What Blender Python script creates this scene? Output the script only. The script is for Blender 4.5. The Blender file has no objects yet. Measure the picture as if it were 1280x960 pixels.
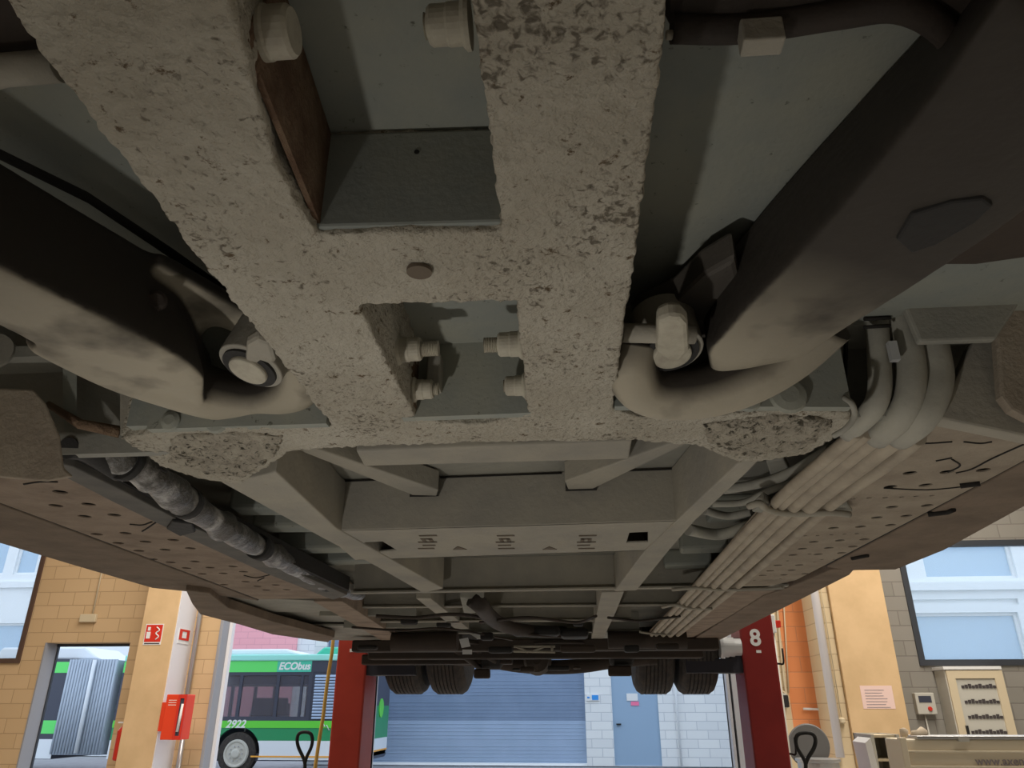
import bpy, bmesh, math, random
from mathutils import Vector, Matrix
from mathutils.geometry import delaunay_2d_cdt
random.seed(7)
C = bpy.context.scene
# ------------------------------------------------------------------ camera
F = 929.0; PITCH = math.radians(23.47); YAW = math.radians(4.8); CH = 1.6
cam = bpy.data.cameras.new('camera'); co = bpy.data.objects.new('camera', cam)
C.collection.objects.link(co); C.camera = co
co.location = (0, 0, CH); co.rotation_euler = (math.pi/2 + PITCH, 0, YAW)
cam.sensor_width = 36; cam.lens = F/1280*36; cam.clip_start = 0.02; cam.clip_end = 300
CP, SP, CY, SY = math.cos(PITCH), math.sin(PITCH), math.cos(YAW), math.sin(YAW)
FW = Vector((-SY*CP, CY*CP, SP)); RT = Vector((CY, SY, 0)); UP = RT.cross(FW)
EYE = Vector((0, 0, CH))
def ray(px, py): return FW + RT*((px-640)/F) + UP*((480-py)/F)
def H(px, py, h):                       # point of the photo on the level h above the eye
    r = ray(px, py); return EYE + r*(h/r.z)
def PY(px, py, y):                      # point of the photo on the plane Y = y
    r = ray(px, py); return EYE + r*(y/r.y)
def PX(px, py, x):
    r = ray(px, py); return EYE + r*(x/r.x)
# ------------------------------------------------------------------ world and lights
C.view_settings.view_transform = 'Standard'; C.view_settings.look = 'None'
C.view_settings.gamma = 1; C.view_settings.use_curve_mapping = False
C.view_settings.exposure = 0.0
w = bpy.data.worlds.new('world'); C.world = w; w.use_nodes = True
bg = w.node_tree.nodes['Background']; bg.inputs[0].default_value = (0.70, 0.83, 1.0, 1); bg.inputs[1].default_value = 1.9
def area(name, loc, rot, sx, sy, power, col):
    l = bpy.data.lights.new(name, 'AREA'); l.shape = 'RECTANGLE'; l.size = sx; l.size_y = sy; l.energy = power; l.color = col
    o = bpy.data.objects.new(name, l); C.collection.objects.link(o); o.location = loc; o.rotation_euler = rot; return o
area('added_light_west', (-4.6, 6.6, 6.6), (0, 0, 0), 1.2, 8, 600, (1, .93, .83))  # unseen lights on both sides, added to brighten the workshop
area('added_light_east', (4.4, 6.6, 6.6), (0, 0, 0), 1.2, 8, 600, (1, .93, .83))
# small hand torch held beside the camera, it throws the short shadows of the bolts
l = bpy.data.lights.new('hand_torch', 'SPOT'); l.spot_size = math.radians(100); l.spot_blend = 1; l.energy = 30; l.color = (1, .96, .90); l.shadow_soft_size = .035
o = bpy.data.objects.new('hand_torch', l); C.collection.objects.link(o); o.location = (-.66, .22, .72)
o.rotation_euler = (Vector((.15, 1.8, 2.0))-o.location).to_track_quat('-Z', 'Y').to_euler()

# ------------------------------------------------------------------ materials
def mat(name, col, rough=.8, metal=0, var=None, vscale=8, bump=0, bscale=40, pits=None, emit=0, spec=.3, vthr=(.4, .65)):
    m = bpy.data.materials.new(name); m.use_nodes = True; n = m.node_tree.nodes; L = m.node_tree.links
    b = n['Principled BSDF']; b.inputs['Base Color'].default_value = (*col, 1)
    b.inputs['Roughness'].default_value = rough; b.inputs['Metallic'].default_value = metal
    b.inputs['Specular IOR Level'].default_value = spec
    tc = n.new('ShaderNodeTexCoord'); last = None
    def noise(s, d=5, r=.6):
        t = n.new('ShaderNodeTexNoise'); t.inputs['Scale'].default_value = s; t.inputs['Detail'].default_value = d
        t.inputs['Roughness'].default_value = r; L.new(tc.outputs['Object'], t.inputs['Vector']); return t
    def ramp(src, a, bb):
        r = n.new('ShaderNodeMapRange'); r.inputs[1].default_value = a; r.inputs[2].default_value = bb; L.new(src, r.inputs[0]); return r.outputs[0]
    if var:
        mx = n.new('ShaderNodeMix'); mx.data_type = 'RGBA'; mx.inputs['A'].default_value = (*col, 1); mx.inputs['B'].default_value = (*var, 1)
        L.new(ramp(noise(vscale).outputs[0], *vthr), mx.inputs[0]); last = mx.outputs['Result']
    if pits:                              # (colour, scale, amount)
        t = noise(pits[1], 6, .7); f = ramp(t.outputs[0], pits[2], pits[2]+.07)
        mx = n.new('ShaderNodeMix'); mx.data_type = 'RGBA'
        if last: L.new(last, mx.inputs['A'])
        else: mx.inputs['A'].default_value = (*col, 1)
        mx.inputs['B'].default_value = (*pits[0], 1); L.new(f, mx.inputs[0]); last = mx.outputs['Result']
    if last: L.new(last, b.inputs['Base Color'])
    if bump:
        bp = n.new('ShaderNodeBump'); bp.inputs['Strength'].default_value = min(1, bump); bp.inputs['Distance'].default_value = .01*max(1, bump)
        L.new(noise(bscale, 6, .6).outputs[0], bp.inputs['Height']); L.new(bp.outputs[0], b.inputs['Normal'])
    if emit:
        b.inputs['Emission Color'].default_value = (*col, 1); b.inputs['Emission Strength'].default_value = emit
    return m
def brick(name, c1, c2, mortar, bw, bh, ms=.008, rough=.85, axis='XZ'):
    m = mat(name, c1, rough); n = m.node_tree.nodes; L = m.node_tree.links
    tc = n.new('ShaderNodeTexCoord'); sp = n.new('ShaderNodeSeparateXYZ'); cb = n.new('ShaderNodeCombineXYZ')
    L.new(tc.outputs['Object'], sp.inputs[0]); L.new(sp.outputs[0 if axis == 'XZ' else 1], cb.inputs[0]); L.new(sp.outputs[2], cb.inputs[1])
    t = n.new('ShaderNodeTexBrick'); L.new(cb.outputs[0], t.inputs['Vector'])
    t.inputs['Color1'].default_value = (*c1, 1); t.inputs['Color2'].default_value = (*c2, 1); t.inputs['Mortar'].default_value = (*mortar, 1)
    t.inputs['Scale'].default_value = 1; t.inputs['Mortar Size'].default_value = ms; t.inputs['Mortar Smooth'].default_value = .4
    t.inputs['Brick Width'].default_value = bw; t.inputs['Row Height'].default_value = bh
    L.new(t.outputs[0], n['Principled BSDF'].inputs['Base Color'])
    bp = n.new('ShaderNodeBump'); bp.inputs['Strength'].default_value = .4; bp.inputs['Distance'].default_value = -.01
    L.new(t.outputs[1], bp.inputs['Height']); L.new(bp.outputs[0], n['Principled BSDF'].inputs['Normal'])
    return m
def glassm(name, col, alpha=.25):
    m = mat(name, col, .08, spec=.6); m.node_tree.nodes['Principled BSDF'].inputs['Alpha'].default_value = alpha; return m
M = {}
M['crust'] = mat('crusted underseal', (.40, .365, .295), .95, var=(.48, .445, .37), vscale=7, bump=1.0, bscale=120, pits=((.13, .095, .06), 62, .60), spec=.1)
M['crust2'] = mat('cracked mud crust', (.39, .355, .285), .95, var=(.29, .26, .21), vscale=28, bump=1.5, bscale=70, pits=((.05, .045, .035), 70, .56), spec=.1)
def add_clusters(m, col, s1, s2, lo):
    n = m.node_tree.nodes; L = m.node_tree.links; b = n['Principled BSDF']; src = b.inputs['Base Color'].links[0].from_socket
    tc = n.new('ShaderNodeTexCoord'); a = n.new('ShaderNodeTexNoise'); c = n.new('ShaderNodeTexNoise')
    for t, sc, d in ((a, s1, 3), (c, s2, 5)):
        t.inputs['Scale'].default_value = sc; t.inputs['Detail'].default_value = d; L.new(tc.outputs['Object'], t.inputs['Vector'])
    c.inputs['Distortion'].default_value = .6
    ad = n.new('ShaderNodeMath'); ad.operation = 'MULTIPLY_ADD'; L.new(a.outputs[0], ad.inputs[0]); ad.inputs[1].default_value = .7; L.new(c.outputs[0], ad.inputs[2])
    mr = n.new('ShaderNodeMapRange'); mr.inputs[1].default_value = lo; mr.inputs[2].default_value = lo+.14; L.new(ad.outputs[0], mr.inputs[0])
    mx = n.new('ShaderNodeMix'); mx.data_type = 'RGBA'; L.new(src, mx.inputs['A']); mx.inputs['B'].default_value = (*col, 1)
    L.new(mr.outputs[0], mx.inputs[0]); L.new(mx.outputs['Result'], b.inputs['Base Color'])
add_clusters(M['crust'], (.155, .135, .105), 8, 135, .955)
add_clusters(M['crust2'], (.09, .08, .06), 14, 110, .91)
M['under'] = mat('grey underseal', (.25, .245, .215), .9, var=(.31, .30, .255), vscale=6, bump=.2, bscale=90, pits=((.13, .12, .10), 60, .66), spec=.15)
M['plate'] = mat('grey green plate', (.23, .245, .225), .85, var=(.29, .29, .24), vscale=5, bump=.12, bscale=120, pits=((.10, .10, .08), 75, .63), spec=.2)
M['frame'] = mat('beige grey painted steel', (.33, .305, .25), .85, var=(.27, .255, .22), vscale=5, bump=.25, bscale=60, pits=((.15, .12, .09), 34, .68), spec=.2)
M['tray'] = mat('dusty brown tray', (.30, .235, .18), .9, var=(.22, .17, .13), vscale=9, bump=.4, bscale=80, pits=((.10, .07, .05), 50, .66), spec=.15)
M['tray_r'] = mat('dusty beige tray', (.34, .29, .225), .9, var=(.27, .225, .175), vscale=9, bump=.4, bscale=80, pits=((.12, .085, .06), 50, .68), spec=.15)
M['skirt'] = mat('dusty skirt', (.215, .165, .125), .9, var=(.16, .125, .095), vscale=7, bump=.5, bscale=60, pits=((.08, .06, .045), 40, .66), spec=.15)
M['rust'] = mat('brown rust', (.115, .07, .045), .9, var=(.19, .13, .085), vscale=20, bump=.8, bscale=90, spec=.15)
M['arm'] = mat('black cast arm', (.075, .066, .056), .6, var=(.11, .097, .08), vscale=4, bump=.2, bscale=30, pits=((.2, .17, .13), 30, .74), spec=.3)
M['arm2'] = None
M['armdust'] = mat('dusty cast arm', (.31, .275, .21), .8, var=(.24, .215, .17), vscale=5, bump=.2, bscale=40, spec=.2)
M['cast'] = mat('dark brown casting', (.045, .033, .025), .75, var=(.03, .024, .02), vscale=4, bump=.3, bscale=25)
M['greyd'] = mat('mid grey lid', (.16, .155, .15), .6)
M['dgrey'] = mat('dark grey rail', (.095, .09, .082), .8, var=(.13, .12, .105), vscale=12)
M['black'] = mat('dull black', (.018, .017, .016), .7, bump=.2)
M['rubber'] = mat('black rubber', (.03, .029, .028), .8, bump=.3)
M['tyre'] = mat('tyre rubber', (.035, .032, .03), .85, var=(.06, .05, .042), vscale=20, bump=.3)
M['bolt'] = mat('painted bolt', (.42, .39, .31), .6, var=(.33, .30, .24), vscale=40, bump=.2)
M['pipe'] = mat('dusty pipe', (.40, .345, .265), .75, var=(.31, .265, .205), vscale=12, bump=.2)
M['hose'] = mat('grey hose', (.36, .345, .29), .75, var=(.28, .27, .235), vscale=9, bump=.2)
M['wrap'] = mat('torn silver wrap', (.085, .08, .072), .35, metal=.2, var=(.48, .47, .45), vthr=(.52, .68), vscale=14, bump=1.5, bscale=26, spec=.6)
M['marks'] = mat('dark stamped mark', (.12, .095, .07), .9)
M['gap'] = mat('dark sealant', (.02, .018, .016), .9)
M['silver'] = mat('pale metal', (.62, .63, .64), .4, metal=.5)
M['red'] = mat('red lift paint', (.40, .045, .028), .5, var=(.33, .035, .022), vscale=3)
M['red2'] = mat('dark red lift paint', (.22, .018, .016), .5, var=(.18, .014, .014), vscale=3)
M['white'] = mat('white paint', (.75, .75, .74), .6)
M['navy'] = mat('dark blue black steel', (.028, .028, .038), .55)
M['wall'] = brick('ochre painted block', (.62, .43, .245), (.57, .39, .215), (.46, .31, .17), .42, .205)
M['wallg'] = brick('grey painted block', (.28, .26, .23), (.25, .235, .205), (.20, .18, .16), .42, .205)
M['wallc'] = brick('cream painted block', (.66, .53, .34), (.62, .49, .31), (.5, .38, .24), .42, .205)
M['orange'] = brick('orange painted block', (.78, .30, .12), (.72, .26, .10), (.62, .25, .12), .42, .205)
M['col'] = mat('ochre plaster', (.68, .47, .26), .85, var=(.60, .41, .22), vscale=2)
M['colw'] = mat('white plaster', (.72, .70, .72), .8)
M['wblock'] = brick('white block', (.80, .81, .80), (.72, .735, .74), (.55, .57, .60), .62, .24, .012)
M['pink'] = brick('pink block', (.88, .42, .45), (.85, .39, .42), (.72, .34, .37), .62, .24, .012)
M['facade'] = mat('white facade', (.85, .87, .88), .8)
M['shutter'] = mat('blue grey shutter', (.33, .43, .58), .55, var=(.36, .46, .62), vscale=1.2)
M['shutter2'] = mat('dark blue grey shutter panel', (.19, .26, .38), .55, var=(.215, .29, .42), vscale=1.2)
M['bdoor'] = mat('blue grey door', (.30, .42, .56), .5)
M['floor'] = mat('concrete floor', (.47, .47, .46), .6, var=(.42, .42, .41), vscale=1.5)
M['yard'] = mat('asphalt yard', (.30, .30, .31), .9, var=(.25, .25, .26), vscale=3)
M['ceil'] = mat('pale ceiling', (.6, .58, .55), .9)
M['framebr'] = mat('brown window frame', (.10, .06, .045), .5)
M['frameg'] = mat('grey door frame', (.30, .30, .32), .5)
M['framed'] = mat('dark window frame', (.045, .05, .06), .5)
M['glass'] = glassm('window glass', (.55, .75, .95), .18)
M['fglass'] = mat('blue facade glass', (.40, .55, .70), .15, spec=.7)
M['busglass'] = glassm('bus glass', (.10, .10, .13), .55)
M['lgreen'] = mat('light green paint', (.13, .72, .16), .35)
M['mgreen'] = mat('bright green paint', (.13, .62, .06), .35)
M['dgreen'] = mat('dark green paint', (.03, .27, .11), .35)
M['teal'] = mat('teal paint', (.08, .52, .36), .35)
M['teal2'] = mat('pale teal roof', (.33, .75, .66), .4)
M['buswhite'] = mat('bus white', (.72, .76, .80), .4)
M['busdark'] = mat('bus dark', (.055, .06, .085), .4)
M['orangeline'] = mat('orange line', (.80, .38, .06), .5)
M['bellows'] = mat('grey bellows', (.42, .48, .56), .75)
M['beige'] = mat('beige enamel', (.62, .52, .36), .5)
M['cream'] = mat('cream enamel', (.80, .70, .53), .5)
M['greybox'] = mat('grey enamel', (.52, .50, .44), .5)
M['signred'] = mat('sign red', (.62, .035, .02), .4)
M['cabred'] = mat('cabinet red', (.75, .06, .02), .4)
M['paper'] = mat('pink paper', (.80, .58, .52), .9)
M['yellow'] = mat('yellow hose', (.70, .42, .10), .5)
M['steel'] = mat('galvanised steel', (.50, .50, .50), .35, metal=.7)
M['pipew'] = mat('white plastic pipe', (.74, .70, .70), .5)
M['blue'] = mat('sign blue', (.05, .30, .75), .5)
M['pinksign'] = mat('sign pink', (.85, .20, .35), .5)
M['bodyw'] = mat('bus body white', (.6, .6, .58), .4)
M['inkl'] = mat('grey ink', (.30, .26, .27), .8)
M['inkd'] = mat('dark ink', (.06, .05, .05), .8)
M['wood'] = mat('pale rag', (.6, .5, .38), .9)

def arm_mat(name, ctr, lo, hi):           # cast iron; caked dust and the lit underside painted pale around the eye
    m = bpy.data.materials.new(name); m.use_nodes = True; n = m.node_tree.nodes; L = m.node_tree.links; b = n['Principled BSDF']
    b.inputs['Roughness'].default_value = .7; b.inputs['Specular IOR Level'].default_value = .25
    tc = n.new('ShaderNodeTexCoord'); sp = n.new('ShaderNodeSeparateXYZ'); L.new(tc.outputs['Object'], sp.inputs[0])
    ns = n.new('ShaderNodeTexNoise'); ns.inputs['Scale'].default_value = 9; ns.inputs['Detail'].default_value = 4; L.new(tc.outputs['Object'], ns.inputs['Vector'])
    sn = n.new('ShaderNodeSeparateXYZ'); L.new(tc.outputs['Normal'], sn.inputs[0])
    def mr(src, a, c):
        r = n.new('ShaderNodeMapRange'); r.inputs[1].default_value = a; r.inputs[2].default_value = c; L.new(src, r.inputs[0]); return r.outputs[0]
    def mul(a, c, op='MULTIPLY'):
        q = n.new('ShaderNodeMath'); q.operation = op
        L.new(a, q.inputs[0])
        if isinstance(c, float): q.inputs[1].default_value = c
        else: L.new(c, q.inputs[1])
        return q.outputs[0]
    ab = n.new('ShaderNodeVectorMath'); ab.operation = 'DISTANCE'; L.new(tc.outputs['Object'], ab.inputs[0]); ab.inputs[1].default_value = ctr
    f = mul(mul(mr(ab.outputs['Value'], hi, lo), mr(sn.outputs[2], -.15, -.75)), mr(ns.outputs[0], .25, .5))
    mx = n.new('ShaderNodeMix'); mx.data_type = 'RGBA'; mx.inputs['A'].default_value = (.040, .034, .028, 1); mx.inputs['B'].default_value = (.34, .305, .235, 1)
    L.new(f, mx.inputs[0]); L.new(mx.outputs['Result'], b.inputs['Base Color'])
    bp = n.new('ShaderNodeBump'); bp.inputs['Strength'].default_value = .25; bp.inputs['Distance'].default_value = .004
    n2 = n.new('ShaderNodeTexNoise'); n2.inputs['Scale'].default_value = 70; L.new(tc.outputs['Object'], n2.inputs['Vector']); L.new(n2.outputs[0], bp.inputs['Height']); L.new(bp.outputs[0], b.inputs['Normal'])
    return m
# ------------------------------------------------------------------ mesh helpers
def prism(bm, pts, vec):
    vec = Vector(vec); n = Vector((0, 0, 0))
    for i in range(len(pts)):
        a, b = Vector(pts[i]), Vector(pts[(i+1) % len(pts)]); n += a.cross(b)
    if n.dot(vec) > 0: pts = list(reversed(pts))
    A = [bm.verts.new(p) for p in pts]; B = [bm.verts.new(Vector(p)+vec) for p in pts]
    bm.faces.new(A); bm.faces.new(list(reversed(B)))
    for i in range(len(A)):
        j = (i+1) % len(A); bm.faces.new((A[j], A[i], B[i], B[j]))
def pp(bm, px, h, t):                    # pixel outline on level h, t thick upwards
    prism(bm, [H(x, y, h) for x, y in px], (0, 0, t))
def box(bm, x0, x1, y0, y1, z0, z1):
    prism(bm, [(x0, y0, z0), (x1, y0, z0), (x1, y1, z0), (x0, y1, z0)], (0, 0, z1-z0))
def frames(pts):
    out = []; up = None
    for i, p in enumerate(pts):
        a = pts[max(0, i-1)]; b = pts[min(len(pts)-1, i+1)]; t = (b-a).normalized()
        if up is None:
            up = Vector((0, 0, 1)) if abs(t.z) < .9 else Vector((1, 0, 0))
        s = t.cross(up).normalized(); up = s.cross(t).normalized(); out.append((p, s, up))
    return out
def tube(bm, pts, r, seg=12):
    pts = [Vector(p) for p in pts]; rr = r if isinstance(r, (list, tuple)) else [r]*len(pts); rings = []
    for (p, s, u), q in zip(frames(pts), rr):
        rings.append([bm.verts.new(p + (s*math.cos(2*math.pi*k/seg) + u*math.sin(2*math.pi*k/seg))*q) for k in range(seg)])
    for a, b in zip(rings, rings[1:]):
        for k in range(seg):
            j = (k+1) % seg; bm.faces.new((a[k], a[j], b[j], b[k])).smooth = True
    bm.faces.new(list(reversed(rings[0]))); bm.faces.new(rings[-1])
def lathe(bm, base, axis, prof, seg=28):  # prof: (distance along the axis, radius)
    base = Vector(base); axis = Vector(axis).normalized()
    s = axis.orthogonal().normalized(); u = axis.cross(s); rings = []
    for d, r in prof:
        rings.append([bm.verts.new(base + axis*d + (s*math.cos(2*math.pi*k/seg) + u*math.sin(2*math.pi*k/seg))*max(r, .0004)) for k in range(seg)])
    for a, b in zip(rings, rings[1:]):
        for k in range(seg):
            j = (k+1) % seg; bm.faces.new((a[k], a[j], b[j], b[k]))
    bm.faces.new(list(reversed(rings[0]))); bm.faces.new(rings[-1])
def beam(bm, p0, p1, wd, ht):            # bar, wd wide, rising ht from its underside
    p0, p1 = Vector(p0), Vector(p1); t = (p1-p0); t.z = 0; t.normalize(); s = Vector((-t.y, t.x, 0))*wd/2
    prism(bm, [p0-s, p1-s, p1+s, p0+s], (0, 0, ht))
def smooth(pts, n=6):                    # Catmull-Rom through points
    pts = [Vector(p) for p in pts]; q = [pts[0]*2-pts[1]]+pts+[pts[-1]*2-pts[-2]]; out = []
    for i in range(1, len(q)-2):
        for k in range(n):
            t = k/n; a, b, c, d = q[i-1:i+3]
            out.append(.5*((2*b)+(c-a)*t+(2*a-5*b+4*c-d)*t*t+(3*b-a-3*c+d)*t**3))
    out.append(pts[-1]); return out
def inside(p, poly):
    c = False; n = len(poly)
    for i in range(n):
        a, b = poly[i], poly[i-1]
        if (a[1] > p[1]) != (b[1] > p[1]) and p[0] < (b[0]-a[0])*(p[1]-a[1])/(b[1]-a[1])+a[0]: c = not c
    return c
def holed(bm, outer, holes, fn, vec):    # flat sheet with holes; fn maps 2D to 3D
    vs = [Vector(p) for p in outer]; es = [(i, (i+1) % len(outer)) for i in range(len(outer))]
    for h in holes:
        b = len(vs); vs += [Vector(p) for p in h]; es += [(b+i, b+(i+1) % len(h)) for i in range(len(h))]
    rv, re, rf, *_ = delaunay_2d_cdt(vs, es, [], 0, 1e-6)
    keep = []
    for f in rf:
        c = sum((rv[i] for i in f), Vector((0, 0)))/len(f)
        if inside(c, outer) and not any(inside(c, h) for h in holes): keep.append(list(f))
    A = [bm.verts.new(fn(v)) for v in rv]; B = [bm.verts.new(Vector(fn(v))+Vector(vec)) for v in rv]; cnt = {}
    for f in keep:
        bm.faces.new([A[i] for i in f]); bm.faces.new([B[i] for i in reversed(f)])
        for i in range(len(f)):
            e = (f[i], f[(i+1) % len(f)]); cnt[e] = 1
    for (a, b) in list(cnt):
        if (b, a) not in cnt: bm.faces.new((A[b], A[a], B[a], B[b]))
    for v in A+B:
        if not v.link_faces: bm.verts.remove(v)
def link(name, bm, m, parent=None, bevel=0, sm=False):
    bmesh.ops.recalc_face_normals(bm, faces=bm.faces)
    me = bpy.data.meshes.new(name); bm.to_mesh(me); bm.free(); me.materials.append(M[m] if isinstance(m, str) else m)
    o = bpy.data.objects.new(name, me); C.collection.objects.link(o)
    if sm:
        for p in me.polygons: p.use_smooth = True
    if parent:
        o.parent = parent; off = parent.location if parent.type == 'EMPTY' else Vector((0, 0, 0))
        o.matrix_parent_inverse = Matrix.Translation(-off)
    if bevel:
        b = o.modifiers.new('bevel', 'BEVEL'); b.width = bevel; b.segments = 2; b.limit_method = 'ANGLE'; b.angle_limit = math.radians(35)
    return o
def mk(name, fn, m, parent=None, **k):
    bm = bmesh.new(); fn(bm); return link(name, bm, m, parent, **k)
def tag(o, label=None, cat=None, group=None, kind=None):
    if label: o['label'] = label
    if cat: o['category'] = cat
    if group: o['group'] = group
    if kind: o['kind'] = kind
    return o
def thing(name, loc, label, cat, group=None):
    o = bpy.data.objects.new(name, None); C.collection.objects.link(o); o.location = loc; o.empty_display_size = .1
    return tag(o, label, cat, group)
def struct(name, fn, m, **k): return tag(mk(name, fn, m, **k), kind='structure')
def text(name, body, p, size, m, parent, rot=(math.pi/2, 0, 0), ext=.002, align='CENTER', shear=0, bold=0):
    cu = bpy.data.curves.new(name, 'FONT'); cu.body = body; cu.size = size; cu.extrude = ext; cu.align_x = align; cu.align_y = 'CENTER'; cu.shear = shear; cu.offset = bold
    t = bpy.data.objects.new(name, cu); C.collection.objects.link(t)
    me = bpy.data.meshes.new_from_object(t); bpy.data.objects.remove(t)
    me.transform(Matrix.Translation(Vector(p)) @ Matrix.Rotation(rot[2], 4, 'Z') @ Matrix.Rotation(rot[0], 4, 'X'))
    me.materials.clear(); me.materials.append(M[m])
    o = bpy.data.objects.new(name, me); C.collection.objects.link(o)
    if parent:
        o.parent = parent; off = parent.location if parent.type == 'EMPTY' else Vector((0, 0, 0))
        o.matrix_parent_inverse = Matrix.Translation(-off)
    return o

# ================================================================== THE SETTING
YW = 11.6                                # front wall of the workshop
def WX(px, py=880): return PY(px, py, YW).x
def WZ(py, px=640): return PY(px, py, YW).z
XL, XR, ZT = -13.0, 12.0, 7.0
struct('floor', lambda b: box(b, XL, XR, -14, YW+.3, -.2, 0), 'floor')
struct('ceiling', lambda b: box(b, XL, XR, -14, YW+.3, ZT, ZT+.2), 'ceil')
struct('wall_left', lambda b: box(b, XL-.2, XL, -14, YW, 0, ZT), 'wall')
struct('wall_back', lambda b: box(b, XL, XR, -14.2, -14, 0, ZT), 'wall')
struct('wall_right', lambda b: box(b, XR, XR+.2, -14, YW, 0, ZT), 'wallc')
struct('yard_ground', lambda b: box(b, -40, 40, YW+.3, 60, -.22, -.02), 'yard')
def front(b, x0, x1, holes, th=.3):
    holed(b, [(x0, 0), (x1, 0), (x1, ZT), (x0, ZT)], [[(a, c), (d, c), (d, e), (a, e)] for a, d, c, e in holes],
          lambda v: (v[0], YW, v[1]), (0, th, 0))
wx1 = WX(42, 760); dxa, dxb = WX(40, 880), WX(148, 880)
bayL = WX(266, 850); mid0, mid1 = WX(455, 880), WX(466, 880); bayR = WX(922, 880)
wzb = WZ(829, 30); dzt = WZ(803, 110)
struct('wall_front_left', lambda b: front(b, XL, bayL, [(wx1-2.6, wx1, wzb, wzb+3.2), (dxa, dxb, .02, dzt)]), 'wall')
gx0, gx1 = WX(1143, 800), WX(1143, 800)+2.35
cb0 = WX(988, 880); cb1 = WX(1022, 880)
struct('wall_front_middle', lambda b: box(b, bayR, cb0, YW, YW+.3, 0, ZT), 'wallc')
struct('wall_front_panel', lambda b: box(b, cb0, cb1, YW, YW+.3, 0, ZT), 'orange')
gzb, gzt = WZ(832, 1200), WZ(676, 1200)
struct('wall_front_right', lambda b: front(b, cb1, XR, [(gx0, gx1, gzb, gzt)]), 'wallg')
struct('wall_front_lintel', lambda b: box(b, bayL, bayR, YW, YW+.3, 4.7, ZT), 'wall')
# left window
def winframe(name, x0, x1, z0, z1, m, fw=.07, glass='glass', mull=()):
    def f(b):
        holed(b, [(x0, z0), (x1, z0), (x1, z1), (x0, z1)], [[(x0+fw, z0+fw), (x1-fw, z0+fw), (x1-fw, z1-fw), (x0+fw, z1-fw)]],
              lambda v: (v[0], YW-.03, v[1]), (0, .12, 0))
    o = struct(name, f, m)
    mk('pane', lambda b: box(b, x0+fw*.8, x1-fw*.8, YW+.02, YW+.03, z0+fw*.8, z1-fw*.8), glass, o)
    return o
winframe('window_1', wx1-2.6, wx1, wzb, wzb+3.2, 'framebr')
winframe('window_2', gx0, gx1, gzb, gzt, 'framed', .08)
# door frames
struct('door_1', lambda b: (box(b, dxa-.02, dxa+.03, YW+.27, YW+.31, 0, dzt), box(b, dxa, dxb, YW+.25, YW+.31, dzt-.04, dzt+.02)), 'framed')
struct('trim_5', lambda b: box(b, dxa-.01, dxa+.012, YW-.01, YW+.27, 0, dzt), 'frameg')
struct('trim_1', lambda b: (box(b, bayL, bayL+.05, YW-.03, YW+.3, 0, 4.7)), 'frameg', bevel=.01)
struct('trim_4', lambda b: box(b, bayL+.05, bayL+.10, YW+.2, YW+.3, 0, 4.7), 'colw')
struct('trim_2', lambda b: (box(b, mid0, mid0+.035, YW-.02, YW+.2, 0, 4.7), box(b, mid0+.05, mid1, YW, YW+.2, 0, 4.7), box(b, mid0, mid1, YW+.1, YW+.24, 0, 4.7)), 'frameg', bevel=.008)
struct('trim_3', lambda b: (box(b, bayR-.13, bayR-.09, YW-.04, YW+.2, 0, 4.7), box(b, bayR-.06, bayR+.02, YW-.04, YW+.2, 0, 4.7), box(b, bayR-.13, bayR, YW+.1, YW+.22, 0, 4.7)), 'frameg', bevel=.008)
# columns in front of the wall
YC = YW-.55
cx0, cx1 = PY(162, 860, YC).x, PY(206, 860, YC).x
struct('wall_column_left', lambda b: box(b, cx0, cx1, YC, YW, 0, ZT), 'col', bevel=.01)
cs1 = cx1+.012
struct('wall_column_return', lambda b: box(b, cx1, cs1, YC+.012, YW, 0, ZT), 'colw')
kx0, kx1 = PY(1056, 860, YC).x, PY(1128, 860, YC).x
struct('wall_column_right', lambda b: box(b, kx0, kx1, YC, YW, 0, ZT), 'col', bevel=.01)
kw = PY(1033, 860, YC).x
struct('wall_column_side', lambda b: box(b, kw, kx0, YC+.06, YW, 0, ZT), 'wallc', bevel=.01)

# ================================================================== OUTSIDE
YB = 24.5
def BX(px, py=900): return PY(px, py, YB).x
def BZ(py): return PY(640, py, YB).z
sx0, sx1 = BX(400), BX(732); px0, px1 = BX(766), BX(824)
b0 = thing('opposite_building', (BX(600), YB+1, 0), 'white block building across the yard with a shutter bay', 'building')
def opp(b):
    holed(b, [(sx0-.4, 0), (18, 0), (18, 4.9), (sx0-.4, 4.9)],
          [[(sx0, .01), (sx1, .01), (sx1, 4.6), (sx0, 4.6)], [(px0, .01), (px1, .01), (px1, BZ(838)), (px0, BZ(838))]], lambda v: (v[0], YB, v[1]), (0, .5, 0))
mk('wall', opp, 'wblock', b0)
mk('parapet', lambda b: box(b, sx0-.4, 18, YB-.1, YB+.5, 4.9, 5.2), 'facade', b0)
mk('drain_pipe', lambda b: tube(b, [(BX(847), YB-.06, 0), (BX(847), YB-.06, 4.9)], .03), 'facade', b0)
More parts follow.
